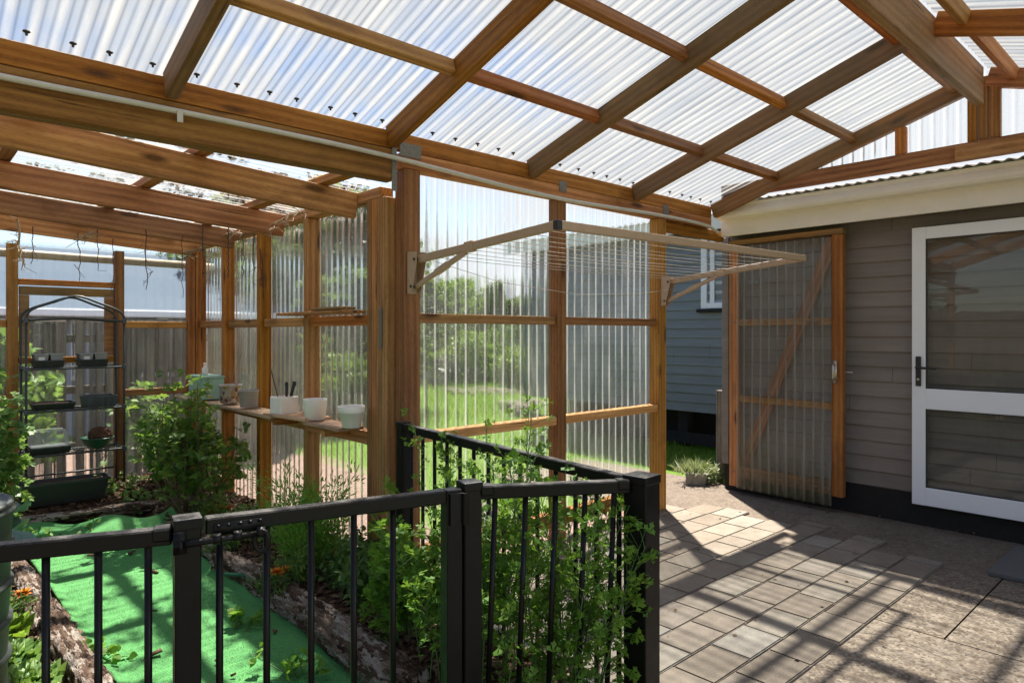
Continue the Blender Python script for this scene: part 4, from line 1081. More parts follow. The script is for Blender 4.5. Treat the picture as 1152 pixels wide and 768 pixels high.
for px in (247, 300, 350, 398, 442):
    r_ = ray(px, 500); s = ga[0]; # where the sight line meets the gate's line
    t = (a3.x*r_.y - a3.y*r_.x) / (d.y*r_.x - d.x*r_.y)
    p = a3 + V((d.x, d.y, 0))*t; zt = za + (zb-za)*t/(b3-a3).length - .04
    bm = bmesh.new(); bm_tube(bm, [p + V((0, 0, .11)), p + V((0, 0, zt))], .0095, 10)
    mesh_obj('baluster', bm, 'black', g2, Matrix.Identity(4), True)
nd = V((d.y, -d.x, 0))      # towards the camera
fm = frame_mat(a3 + V((0, 0, za-.055)) + nd*.0, (d.x, d.y, 0), (0, 0, 1))
bm = bmesh.new()            # local: x along gate, y away from the camera, z up
bm_box(bm, (.02, -.026, .008), (.145, -.021, .040)); bevel(bm, .001)
for x in (.025, .075, .135): bm_tube(bm, [(x-.010, -.036, .004), (x+.010, -.036, .004)], .0145, 12)
for x in (.03, .055, .085, .11, .135): bmesh.ops.create_icosphere(bm, subdivisions=1, radius=.0055, matrix=Matrix.Translation(V((x, -.029, .034))))
bp = mesh_obj('bolt_plate', bm, 'black', g2, fm.copy(), True)
bm = bmesh.new(); bm_tube(bm, [(-.078, -.038, .002), (.14, -.038, .002)], .0085, 12)
ring = [(.135 + .024*math.sin(a)*.7, -.044 - .006*math.sin(a), -.018 + .028*math.cos(a)) for a in np.linspace(0, 2*PI, 22)]
bm_tube(bm, ring, .006, 8)
mesh_obj('bolt', bm, 'black', g2, fm.copy(), True)
bm = bmesh.new(); bm_box(bm, (-.02, -.004, -.05), (.04, .004, .05)); bm_tube(bm, [(.03, -.008, -.05), (.03, -.008, .05)], .01, 10)
mesh_obj('hinge', bm, 'black', g2, frame_mat(V((gb_[0], gb_[1], .84)) + nd*.029, (d.x, d.y, 0), (0, 0, 1)))
bm = bmesh.new(); bm_tube(bm, [(-.062, -.034, .012), (-.062, -.05, .008), (-.062, -.05, -.006), (-.062, -.034, -.01)], .006, 8); bm_box(bm, (-.078, -.036, -.022), (-.046, -.030, .034))
st = mesh_obj('staple', bm, 'black', f2, fm.copy(), True)

# ================================================================== pots on the shelf
def shelf_spot(px, z=.873, x=1.895):
    r_ = ray(px, 400); t = x / r_.x; return V((x, r_.y*t, z))
def pot(name, label, cat, px, prof, mat, z=.873, x=1.895, **k):
    p = shelf_spot(px, z, x); o = lathe(name, prof, p, mat, **k); return tag(o, label, cat, 'pots on the greenhouse shelf'), p
pot('flower_pot', 'white flower pot with thick rim, beside the corner post', 'pot', 395.5, [(0, 0), (.046, 0), (.050, .004), (.066, .082), (.071, .083), (.073, .087), (.075, .118), (.073, .121), (.067, .12), (.060, .08), (.05, .02), (0, .018)], 'white_ceramic', z=.874)
pot('flower_pot', 'plain white round pot without rim, second from the corner post', 'pot', 354.5, [(0, 0), (.052, 0), (.060, .006), (.071, .12), (.071, .128), (.066, .128), (.062, .11), (.052, .02), (0, .018)], 'white_ceramic', z=.875)
def square_pot():
    p = shelf_spot(320, .872); s = .068; h = .118
    bm = bmesh.new(); bm_box(bm, (-s, -s, 0), (s, s, h)); bevel(bm, .014, 3)
    top = max(bm.faces, key=lambda f: f.calc_center_median().z + f.calc_area())
    r_ = bmesh.ops.inset_individual(bm, faces=[top], thickness=.006); bmesh.ops.translate(bm, verts=top.verts[:], vec=(0, 0, -.03))
    o = mesh_obj('planter_pot', bm, 'white_ceramic', None, Matrix.Translation(p) @ Matrix.Rotation(R(8), 4, 'Z'))
    tag(o, 'square white pot holding black handled tools, on the shelf', 'pot', 'pots on the greenhouse shelf')
    for k, (dx, dy, tx, col, L, rr) in enumerate(((.012, -.01, .0, 'black_plastic', .20, .0095), (.042, .0, .02, 'black_plastic', .205, .0105), (-.035, .02, -.035, 'stick', .29, .004))):
        b = p + V((dx*.6, -dx*.7+dy, .09)); t = b + V((tx, -tx, L-.09))
        q = tube('hand_tool' if k < 2 else 'stick', [b, b.lerp(t, .55), t], rr*.85, col, None, 10, rr)
        tag(q, ('black tool handle standing in the square white pot, nearer its middle', 'black tool handle standing in the square white pot, nearer the timber post', 'thin brown stick leaning in the square white pot')[k], ('tool', 'tool', 'stick')[k])
        if k < 2: lathe('butt', [(0, .012), (rr*1.1, .008), (rr*1.25, 0), (rr*1.1, -.02)], t, 'black_plastic', q, 10)
square_pot()
pot('flower_pot', 'grey ribbed pot standing on the shelf before a timber post', 'pot', 280, [(0, 0), (.058, 0), (.062, .004), (.067, .11), (.070, .112), (.070, .122), (.064, .122), (.058, .02), (0, .018)], 'ribbed', z=.872)
o, mp = pot('mosaic_pot', 'round pot covered in broken mosaic pieces beside the mint box', 'pot', 259, [(0, 0), (.066, 0), (.072, .006), (.078, .125), (.083, .127), (.083, .142), (.075, .142), (.068, .02), (0, .018)], 'mosaic', z=.871)
tw = Tubes()
for k in range(4): tw.add([mp + V((0, 0, .1)), mp + V((.02*k-.03, -.02, .18)), mp + V((.05*k-.07, -.03+.02*k, .24+.02*k))], .002)
tag(tw.obj('dry_twigs', 'dry_vine'), 'thin dry twigs sticking out of the mosaic pot', 'twigs')
bp_ = shelf_spot(232, .871, 1.90)
bx = box_obj('storage_box', bp_ - V((.085, .17, 0)), bp_ + V((.085, .17, .165)), 'mint', None, .004)
tag(bx, 'mint green painted wooden box at the far end of the shelf', 'box')
box_obj('lid', bp_ + V((-.09, -.175, .166)), bp_ + V((.09, .175, .188)), 'mint', bx, .004)
b = lathe('bottle', [(0, 0), (.022, 0), (.024, .004), (.024, .05), (.012, .066), (.010, .08), (.013, .082), (.013, .098), (0, .10)], bp_ + V((0, .03, .189)), 'white_ceramic', None, 16)
tag(b, 'small white bottle standing on the lid of the mint box', 'bottle')

# ================================================================== rack and its load
RX0, RX1, RY0, RY1 = .725, 1.365, 6.05, 6.31
rk = thing('plant_rack', 'dark tubular greenhouse rack with three shelves and pointed top', 'rack', (1.045, 6.1, .15))
for y in (RY0, RY1):
    for x in (RX0, RX1): tube('upright', [(x, y, .14), (x, y, 1.50)], .0085, 'dark_steel', rk, 10)
    tube('hoop', smooth_pts([(RX0, y, 1.50), (RX0+.005, y, 1.54), (RX0+.05, y, 1.585), (RX0+.17, y, 1.635), ((RX0+RX1)/2, y, 1.685), (RX1-.17, y, 1.635), (RX1-.05, y, 1.585), (RX1-.005, y, 1.54), (RX1, y, 1.50)], 5), .0085, 'dark_steel', rk, 10)
    tube('cross_bar', smooth_pts([(RX0, y, 1.495), ((RX0+RX1)/2, y, 1.515), (RX1, y, 1.495)], 6), .0075, 'dark_steel', rk, 8)
SH = (1.135, .815, .485)
for z in SH:
    t_ = Tubes()
    for y in (RY0, RY1): t_.add([(RX0, y, z), (RX1, y, z)], .0075, 8)
    for x in (RX0, RX1): t_.add([(x, RY0, z), (x, RY1, z)], .0075, 8)
    for i in range(1, 26): x = RX0 + (RX1-RX0)*i/26; t_.add([(x, RY0, z+.005), (x, RY1, z+.005)], .002, 5)
    for i in range(1, 4): y = RY0 + (RY1-RY0)*i/4; t_.add([(RX0, y, z+.001), (RX1, y, z+.001)], .0025, 5)
    t_.obj('shelf', 'dark_steel', rk)
    for x in (RX0, RX1):
        for y in (RY0, RY1): box_obj('connector', (x-.014, y-.014, z-.02), (x+.014, y+.014, z+.022), 'grey_plastic', rk, .004)
for x in (RX0, RX1): box_obj('connector', (x-.014, RY0-.014, 1.475), (x+.014, RY0+.014, 1.52), 'grey_plastic', rk, .004)
tube('brace', [(RX0, RY1, .30), (RX1, RY1, .30)], .0075, 'dark_steel', rk, 8)
def tapered(name, c, w0, w1, d0, d1, h, mat, parent=None, wall=.003, rot=0.0, rim=.004):
    bm = bmesh.new(); c = V(c)
    def ringq(w, d, z): return [bm.verts.new((sx*w/2, sy*d/2, z)) for sx, sy in ((-1, -1), (1, -1), (1, 1), (-1, 1))]
    R_ = [ringq(w0, d0, 0), ringq(w1, d1, h-rim*1.5), ringq(w1+rim*2, d1+rim*2, h-rim*1.5), ringq(w1+rim*2, d1+rim*2, h), ringq(w1-wall*2, d1-wall*2, h), ringq(w0-wall*2, d0-wall*2, wall*2)]
    bm.faces.new(R_[0][::-1]); bm.faces.new(R_[-1])
    for a, b in zip(R_, R_[1:]):
        for k in range(4): bm.faces.new((a[k], a[(k+1) % 4], b[(k+1) % 4], b[k]))
    bmesh.ops.recalc_face_normals(bm, faces=bm.faces[:])
    return mesh_obj(name, bm, mat, parent, Matrix.Translation(c) @ Matrix.Rotation(rot, 4, 'Z'))
def seed_pots(cx, side):
    z = SH[0] + .009
    tr = tapered('seed_tray', (cx, 6.18, z), .17, .19, .19, .21, .055, 'black_plastic')
    tag(tr, f'black seed tray on the top rack shelf carrying grey pots, nearer the {side}', 'tray', 'trays on the rack')
    for i, (dx, dy, lab) in enumerate(((-.047, -.047, 1), (.047, -.047, 0), (-.047, .05, 0), (.047, .05, 0))):
        p = tapered('seedling_pot', (cx+dx, 6.18+dy, z+.012), .062, .084, .062, .084, .088 + .004*(i == 1), 'pot_grey' if dy < 0 else 'grey_plastic')
        tag(p, f'{"grey" if dy < 0 else "dark"} square seedling pot {"with white tag" if lab else "without tag" if dy < 0 else "in the back row"} in the black tray nearer the {side}', 'pot', 'square seedling pots on the rack')
        if lab: box_obj('paper_tag', (cx+dx-.022, 6.18+dy-.0425, z+.050), (cx+dx+.018, 6.18+dy-.0395, z+.078), 'label', p, 0)
        if dy > 0: p['label'] = f'dark square seedling pot in the back row of the tray nearer the {side}'
seed_pots(.875, 'open rack end'); seed_pots(1.165, 'mint box')
t1 = tapered('seed_tray', (.905, 6.18, SH[1]+.009), .24, .27, .2, .23, .05, 'black_plastic'); tag(t1, 'low black seed tray with soil on the middle rack shelf', 'tray', 'trays on the rack')
box_obj('soil', (.79, 6.08, SH[1]+.02), (1.02, 6.28, SH[1]+.05), 'coir', t1, .004)
t2 = tapered('storage_tub', (1.21, 6.18, SH[1]+.009), .20, .22, .19, .21, .085, 'grey_plastic'); tag(t2, 'slate grey plastic tub on the middle rack shelf', 'tub')
for k in range(5): box_obj('rib', (1.12+k*.042, 6.068, SH[1]+.02), (1.126+k*.042, 6.08, SH[1]+.085), 'grey_plastic', t2, 0)
pr = tapered('propagator', (.88, 6.18, SH[2]+.009), .24, .26, .2, .22, .045, 'black_plastic'); tag(pr, 'clear domed propagator with black base on the lowest rack shelf', 'propagator')
bm = bmesh.new(); bm_box(bm, (-.125, -.105, 0), (.125, .105, .125))
for v in bm.verts:
    if v.co.z > .1: v.co.x *= .82; v.co.y *= .82
bevel(bm, .014, 3); mesh_obj('dome', bm, 'dome', pr, Matrix.Translation(V((.88, 6.18, SH[2]+.056))), True)
gb2 = lathe('bowl', [(0, 0), (.055, 0), (.06, .004), (.085, .03), (.112, .075), (.118, .08), (.116, .085), (.108, .08), (.08, .035), (.05, .012), (0, .01)], (1.20, 6.16, SH[2]+.009), 'green_bowl', None, 32)
tag(gb2, 'dark green plastic bowl filled with brown fibre on the rack', 'bowl')
bm = bmesh.new(); bmesh.ops.create_icosphere(bm, subdivisions=4, radius=.085)
rs_ = random.Random(3)
for v in bm.verts: v.co = v.co*(1+rs_.uniform(-.13, .1)); v.co.z *= .8
tag(mesh_obj('coir_liner', bm, 'coir', None, Matrix.Translation(V((1.22, 6.17, SH[2]+.105)))), 'ball of brown coconut fibre lying in the green bowl', 'fibre liner')
tg = tapered('planter_trough', (.93, 5.90, .16), .50, .56, .13, .18, .165, 'black_plastic', rot=R(-4), rim=.012); tag(tg, 'long black plastic trough planter lying on the soil below the rack', 'trough')
box_obj('soil', (-.26, -.075, .12), (.26, .075, .145), 'soil', tg, .004, 1, W(tg))
# dark ribbed tank
prof = [(0, 0), (.245, 0), (.25, .01)]
for k in range(6):
    z = .03 + k*.122; prof += [(.252+.003*k, z), (.256+.003*k, z+.095), (.266+.003*k, z+.104), (.266+.003*k, z+.116), (.255+.003*k, z+.12)]
prof += [(.272, .762), (.275, .775), (.262, .78), (.255, .77), (.23, .775), (0, .79)]
tk = lathe('compost_bin', prof, (.035, 2.875, .06), 'tank', None, 48); tag(tk, 'dark green grey ribbed plastic compost bin behind the fence', 'bin')

# ================================================================== hanging dried stems
def hang(px, py0, py1, Y, label, bits, r=.0035, mat='stem_red', name='dried_stem'):
    a = on_y(px, py0, Y); b = on_y(px, py1, Y); rs = random.Random(int(px*7))
    n = 8; pts = [a.lerp(b, i/n) + V((rs.uniform(-.008, .008), rs.uniform(-.008, .008), 0)) for i in range(n+1)]
    pts[0] = V((a.x, a.y, gz(a.x)+.02 if Y < 6 else a.z+.02)) if False else pts[0]
    t_ = Tubes(); t_.add(pts, r, 6, r*.6)
    for k in range(bits):
        p = pts[rs.randrange(1, n+1)]; t_.add([p, p + V((rs.uniform(-.04, .04), rs.uniform(-.03, .03), rs.uniform(-.04, .03))), p + V((rs.uniform(-.06, .06), rs.uniform(-.04, .04), rs.uniform(-.08, .0)))], r*.6, 5, r*.3)
    return tag(t_.obj(name, mat), label, 'dried stem', 'dried stems hanging from the greenhouse roof')
YH = 5.41
hang(36, 255, 297, YH, 'short dried stem hanging beside the shaggy dead vine', 2)
hang(89, 262, 316, YH, 'long bare dried stem hanging above the pointed rack top', 1)
hang(110, 258, 304, YH, 'dried stem hanging just right of the long bare one', 2)
hang(165, 258, 326, YH, 'dried stem with a tangled knotted end hanging in the pane', 9, .004)
hang(205, 265, 335, YH, 'thin dried stem hanging before the far corner pane', 2, .003)
hang(127, 268, 330, 6.33, 'thin red stem hanging down along the back post', 2, .003)
hang(178, 365, 425, 6.33, 'red stem dangling below the middle rail of the back wall', 3, .003)
hang(229, 262, 312, 5.9, 'red dried stem hanging along the corner post', 6, .004)
hang(274, 268, 312, 5.45, 'pair of dried red stems before the side wall, near its middle', 4, .004)
hang(285, 262, 325, 5.0, 'dark dried stem with a curled tip on the side wall', 3, .004)
hang(293, 280, 318, 4.87, 'stubby dark dried stem hanging in front of a side post', 3, .005)
def vine(label, pts, r, seed, name='dead_vine'):
    rs = random.Random(seed); t_ = Tubes(); P = smooth_pts(pts, 5); t_.add(P, r, 6, r*.5)
    for k in range(26):
        p = rs.choice(P); q = p + V((rs.uniform(-.09, .09), rs.uniform(-.07, .07), rs.uniform(-.08, .04)))
        t_.add([p, p.lerp(q, .5) + V((rs.uniform(-.03, .03), 0, rs.uniform(-.03, .02))), q], r*.45, 5, r*.2)
    return tag(t_.obj(name, 'dry_vine'), label, 'dead vine', 'dead vines in the greenhouse roof')
vine('shaggy pale dead vine hanging along a back wall post', [on_y(19, 246, 5.5), on_y(22, 262, 5.5), on_y(21, 276, 5.5), on_y(25, 286, 5.5), on_y(27, 297, 5.5)], .008, 1)
vine('small pale dead vine caught under the roof beam above the rack', [on_y(88, 270, 5.40), on_y(96, 264, 5.40), on_y(104, 261, 5.40)], .007, 2)
vine('long pale dead vine trailing over the far greenhouse corner', [on_y(206, 284, 5.6), on_y(226, 280, 5.5), on_y(243, 268, 5.45), on_y(262, 262, 5.35), on_y(275, 263, 5.2)], .011, 3)
vine('dead vine bundled over the side wall plate near a roof beam', [V((1.97, 4.15, 2.19)), V((1.92, 4.25, 2.17)), V((1.9, 4.42, 2.13)), V((1.88, 4.47, 2.05))], .008, 4)
for px, p0, p1, lab in ((228, 237, 292, 'thin dark chain hanging from the roof beam beside the corner post'), (257, 245, 312, 'thick black hanging cord with a hook below the roof beam')):
    a = on_y(px, p0, 4.9 if px == 257 else 5.40); b = on_y(px, p1, a.y)
    t_ = Tubes(); nn = 16
    for i in range(nn):
        q0, q1 = a.lerp(b, i/nn), a.lerp(b, (i+1)/nn); t_.add([q0, q0.lerp(q1, .5) + V((.004*(-1)**i, .003, 0)), q1], .004 if px == 257 else .0028, 6)
    t_.add([a + V((0, 0, .06)), a], .007, 6)
    tag(t_.obj('hanging_cord', 'screw'), lab, 'cord')
# ================================================================== plants
def stems_leaves(name, label, cat, base, group=None):
    return thing(name, label, cat, base, 0, group)
def herb(name, label, cat, spots, hts, leaf, leafmat, size, per, seed, spread=.12, stalk='stalk', r=.0028, leaf0=.25, clump=.035, kind='stalks', leafn='leaves', group=None, lean=(0, 0), arr=3):
    """stalks rising from the ground with leaf clusters along them"""
    rs = np.random.RandomState(seed); base = V(spots[0]); root = thing(name, label, cat, (base.x, base.y, float(soil_h(base.x, base.y))), 0, group)
    tb = Tubes(); lv = Leaves(seed)
    for s, h in zip(spots, hts):
        s = np.array((s[0], s[1], float(soil_h(s[0], s[1]))))
        b = rs.normal(size=2)*spread + np.array(lean)
        tip = s + np.array([b[0], b[1], h])
        P = [s + (tip-s)*t + np.array([0.03*math.sin(3*t+seed), .02*math.sin(4*t+s[0]*9), 0])*t + np.array([b[0], b[1], 0])*(t*t-t)*.6 for t in np.linspace(0, 1, 7)]
        tb.add(P, r, 5, r*.5)
        for k in range(per):
            t = leaf0 + (1-leaf0)*(k+rs.rand())/per
            i = min(5, int(t*6)); q = P[i] + (P[i+1]-P[i])*(t*6-i)
            out = np.array([*rs.normal(size=2), .5+rs.rand()]); out /= np.linalg.norm(out)
            L = clump*(1.5-.8*t)*(0.8+rs.rand()*1.2)
            e = q + out*L; tb.add([q, q + out*L*.6 + np.array([0, 0, .006]), e], r*.4, 4)
            n = arr
            pos = e + rs.normal(size=(n, 3))*size*.28
            tipd = out*0.8 + rs.normal(size=(n, 3))*.8; nr = np.array([0, 0, 1.0]) + rs.normal(size=(n, 3))*.45
            lv.add(leaf, pos, tipd, nr, size*(.6+.7*rs.rand(n)))
    tb.obj(kind, stalk, root); lv.obj(leafn, leafmat, root)
    return root, lv
rs = np.random.RandomState(21)
# parsley gone tall inside the fence corner: one bushy clump and bolting stems
def around(c, n, sx, sy): return [(c[0]+rs.normal()*sx, c[1]+rs.normal()*sy) for _ in range(n)]
sp = around((1.66, 2.02), 28, .12, .20); herb('parsley_plant', 'bushy bright green parsley inside the fence corner', 'parsley', sp, rs.uniform(.30, .66, 28), 'lobed', 'parsley', .034, 20, 1, .10, leaf0=.15, clump=.05, group='herbs by the fence')
sp = around((1.80, 1.86), 14, .06, .16); herb('parsley_plant', 'tall bolting parsley rising above the fence rail', 'parsley', sp, rs.uniform(.70, 1.02, 14), 'lobed', 'parsley', .030, 26, 2, .06, leaf0=.2, clump=.06, group='herbs by the fence')
sp = around((1.78, 1.56), 12, .05, .06); herb('parsley_plant', 'parsley stems leaning out past the square corner fence post', 'parsley', sp, rs.uniform(.40, .78, 12), 'lobed', 'parsley', .032, 24, 3, .05, leaf0=.2, clump=.055, lean=(.10, -.12), group='herbs by the fence')
sp = around((1.66, 2.46), 24, .07, .09); herb('parsley_plant', 'low rounded parsley behind the gate stile', 'parsley', sp, rs.uniform(.20, .44, 24), 'lobed', 'parsley', .034, 18, 4, .08, leaf0=.1, clump=.05, group='herbs by the fence')
sp = [(1.66, 2.66)]; herb('parsley_plant', 'single slender parsley stem behind the gate', 'parsley', sp, [.62], 'lobed', 'parsley', .034, 14, 5, .03, leaf0=.3, clump=.05, group='herbs by the fence')
sp = around((1.92, 2.5), 6, .04, .16); herb('parsley_plant', 'thin parsley stems threaded through the far fence panel', 'parsley', sp, rs.uniform(.72, .95, 6), 'lobed', 'parsley', .03, 14, 6, .04, leaf0=.4, clump=.04, group='herbs by the fence')
# mint and oregano carpet
sp = [(rs.uniform(1.62, 1.96), rs.uniform(2.62, 3.3)) for _ in range(54)]; herb('mint_plant', 'dense low mint patch between the long log and corner post', 'mint', sp, rs.uniform(.10, .26, 54), 'oval', 'mint_leaf', .036, 11, 7, .06, leaf0=.1, clump=.022, arr=3)
# marigold clumps (> leaves, flowers)
def flower_heads(root, pts, size, mat, seed):
    r_ = np.random.RandomState(seed)
    for p in pts:
        lv = Leaves(seed)
        for ring, n in ((1, 14), (.65, 12), (.35, 8)):
            a = np.linspace(0, 2*PI, n, endpoint=False) + r_.rand()
            up = .25 + (1-ring)*1.6
            d = np.stack([np.cos(a), np.sin(a), np.full(n, up)], -1) + r_.normal(size=(n, 3))*.15
            lv.add('oval', np.tile(np.array(p) + np.array([0, 0, .004*(1-ring)]), (n, 1)), d, np.stack([-np.cos(a)*up, -np.sin(a)*up, np.ones(n)], -1), size*(.55+.45*ring)*(.85+.3*r_.rand(n)))
        lv.obj('flower', mat, root)
def marigold(c, label, heads, seed, n=16, h=(.10, .24)):
    r_ = np.random.RandomState(seed); sp = [(c[0]+r_.normal()*.07, c[1]+r_.normal()*.07) for _ in range(n)]
    rt, _ = herb('marigold_plant', label, 'marigold', sp, r_.uniform(*h, n), 'narrow', 'bush_leaf', .040, 9, seed, .05, leaf0=.1, clump=.03, group='marigolds in the beds')
    flower_heads(rt, [h_ + V((0, 0, .02)) for h_ in heads], .038, 'marigold', seed)
q1, q2, q3 = at_d(255, 607, 4.05), at_d(312, 648, 3.35), at_d(26, 672, 3.15)
marigold((q1.x+.05, q1.y+.02), 'low orange marigold beside the joint of the two logs', [q1, q1 + V((-.05, .03, -.01))], 31)
marigold((q2.x+.05, q2.y+.03), 'orange marigold in front of the fennel by the long log', [q2, q2 + V((.07, .05, -.02))], 32)
marigold((q3.x-.03, q3.y+.02), 'yellow orange marigold in the soil beside the compost bin', [q3], 33, 8, (.05, .12))
q4 = at_d(246, 574, 4.6); marigold((q4.x, q4.y), 'faded orange marigold under the large leafy bush', [q4, q4 + V((.06, .0, -.02)), q4 + V((-.05, .02, -.03))], 34, 14, (.1, .26))
# low greens filling the log-side bed
sp = [(rs.uniform(1.58, 1.98), rs.uniform(3.3, 4.6)) for _ in range(40)]; herb('groundcover_herb', 'low mixed green herbs in the bed behind the long log', 'herbs', sp, rs.uniform(.05, .15, 40), 'oval', 'light_leaf', .034, 7, 8, .06, leaf0=.1, clump=.03)
# fennel: feathery
def fennel():
    base = (1.70, 3.52); root = thing('fennel_plant', 'feathery green fennel behind the log near the side wall', 'fennel', (base[0], base[1], .08))
    r_ = np.random.RandomState(12); tb = Tubes(); lv = Leaves(12)
    for s in range(36):
        s0 = np.array([base[0]+r_.normal()*.07, base[1]+r_.normal()*.10, .08]); h = r_.uniform(.28, .58); b = r_.normal(size=2)*.10
        P = [s0 + np.array([b[0]*t*t, b[1]*t*t, h*t]) for t in np.linspace(0, 1, 6)]
        tb.add(P, .002, 4, .001); P = np.array(P)
        n = 190; t = .2+.8*r_.rand(n); idx = np.minimum(4, (t*5).astype(int)); q = P[idx] + (P[idx+1]-P[idx])*(t*5-idx)[:, None]
        off = r_.normal(size=(n, 3))*np.array([.028, .028, .022])
        lv.add('narrow', q+off, off*20 + np.array([b[0]*3, b[1]*3, 1.0]) + r_.normal(size=(n, 3))*.4, r_.normal(size=(n, 3)), r_.uniform(.018, .042, n))
    tb.obj('stalks', 'stalk', root)
    v = lv
    for a in v.v: pass
    lv.obj('fronds', 'fern', root)
LEAF['narrow'] = leaf_oval(2, 0.11, .1, .1)
fennel()
LEAF['narrow'] = leaf_oval(2, 0.16)
# large leafy bush
def bush(name, label, cat, base, h, w, leafmat, leaf, size, n, seed, flowers=None, stems=9):
    base = V((base[0], base[1], float(soil_h(base[0], base[1])))); root = thing(name, label, cat, base)
    r_ = np.random.RandomState(seed); tb = Tubes(); lv = Leaves(seed)
    for s in range(stems):
        a = r_.rand()*2*PI; ro = w*.5*math.sqrt(r_.rand())
        tip = np.array([base.x+math.cos(a)*ro, base.y+math.sin(a)*ro, base.z+h*r_.uniform(.58, 1.08)*(1-.22*(ro/(w*.5))**2)])
        b = np.array(base) + np.array([r_.normal()*.05, r_.normal()*.05, 0])
        P = [b*(1-t) + tip*t + np.array([math.cos(a), math.sin(a), 0])*ro*.3*math.sin(PI*t) for t in np.linspace(0, 1, 7)]
        tb.add(P, .008, 6, .002); P = np.array(P)
        for k in range(n//stems):
            t = .30+.70*r_.rand()**.75; i = min(5, int(t*6)); q = P[i] + (P[i+1]-P[i])*(t*6-i)
            out = r_.normal(size=3)*np.array([1, 1, .5]); out /= np.linalg.norm(out); L = size*r_.uniform(.4, 2.0)
            e = q + out*L; e[2] += .01
            m_ = 2
            lv.add(leaf, e + r_.normal(size=(m_, 3))*size*.3, out + r_.normal(size=(m_, 3))*.5 + np.array([0, 0, -.25]), np.array([0, 0, .9]) + r_.normal(size=(m_, 3))*.4, size*r_.uniform(.6, 1.25, m_))
    tb.obj('stems', 'stalk_brown', root); lv.obj('leaves', leafmat, root)
    if flowers: flower_heads(root, flowers, .022, 'yellow', seed)
    return root
yf = [at_d(228+dx, 444+dy, 4.75) for dx, dy in ((0, 0), (5, -5), (-4, 4), (8, 3), (2, 9), (-9, -2))] + [at_d(182, 478, 4.9), at_d(190, 500, 4.8), at_d(205, 552, 4.7)]
bush('flowering_bush', 'large dark green leafy bush with small yellow flowers', 'bush', (1.58, 5.02), .96, .70, 'bush_leaf', 'lobed5', .052, 560, 41, yf, 24)
bush('leafy_plant', 'yellow green leafy plant in the bed behind the compost bin', 'plant', (.36, 5.12), 1.08, .48, 'light_leaf', 'lobed5', .065, 800, 42, None, 12)
bush('young_plant', 'sparse pale young plant between the bush and back wall', 'plant', (1.62, 6.1), .70, .5, 'light_leaf', 'round', .04, 260, 43, [at_d(176, 446, 5.4)], 9)
for k, (x, y, lab) in enumerate(((1.2, 5.95, 'small green seedlings on the soil beside the black trough'), (1.45, 5.75, 'low green seedlings on the soil by the bush and rack'), (.62, 5.25, 'small seedlings at the edge of the turf below the yellow green plant'))):
    sp = around((x, y), 14, .12, .09); herb('seedlings', lab, 'seedlings', sp, rs.uniform(.04, .16, 14), 'oval', 'light_leaf', .035, 5, 50+k, .03, leaf0=.2, clump=.02)
for k, (px, py, lab) in enumerate(((338, 752, 'strawberry plant spilling over the turf below the long log'), (272, 700, 'small strawberry plant between the turf and long log'), (110, 738, 'strawberry leaves over the pale log at the turf edge'))):
    g = on_z(px, py, .05); sp = [(g.x+rs.normal()*.014, g.y+rs.normal()*.012) for _ in range(9)]
    herb('strawberry_plant', lab, 'strawberry plant', sp, rs.uniform(.03, .08, 9), 'round', 'parsley', .032, 2, 60+k, .05, leaf0=.7, clump=.02)
# lettuces
def lettuce(c, r0, label, seed, mat='lettuce'):
    c = V((c[0], c[1], float(soil_h(*c)))); root = thing('lettuce', label, 'lettuce', c, 0, 'lettuces in the bed by the bin'); r_ = np.random.RandomState(seed)
    vs, fs, k0 = [], [], 0
    for ring in range(5):
        n = 9-ring; el = .25 + ring*.28
        for k in range(n):
            a = 2*PI*(k+.5*(ring % 2))/n + r_.normal()*.12; L = r0*(1.1-.13*ring); nu, nv = 9, 6
            for i in range(nu):
                u = -1+2*i/(nu-1)
                for j in range(nv):
                    t = j/(nv-1); wv = .42*L*math.sin(PI*min(1, .18+t*.62))*(1.0); rr = L*t*math.cos(el*(.6+.5*t)); zz = L*t*math.sin(el)*(1.15-.45*t*t)
                    ru = .12*L*t*math.sin(u*11+k+ring)*(.4+abs(u)) + .05*L*t*math.sin(17*t+u*5)
                    x = rr + ru*.5*math.sin(el); y = u*wv; z = zz + abs(u)**2*L*.18*t + ru
                    vs.append((c.x+x*math.cos(a)-y*math.sin(a), c.y+x*math.sin(a)+y*math.cos(a), c.z+z+.01))
            for i in range(nu-1):
                for j in range(nv-1): q = k0+i*nv+j; fs.append((q, q+1, q+nv+1, q+nv))
            k0 += nu*nv
    me = np_mesh('leaves', np.array(vs) - np.array(c), [np.array(fs)]); me.shade_smooth()
    mesh_obj('leaves', me, mat, root, Matrix.Translation(c))
lettuce((.30, 3.62), .15, 'frilly yellow green lettuce nearest the marigold by the bin', 1)
lettuce((.33, 3.32), .13, 'darker green lettuce below the frilly yellow green one', 2, 'light_leaf')
lettuce((.36, 3.05), .12, 'low green lettuce at the lower edge beside the bin', 3, 'light_leaf')
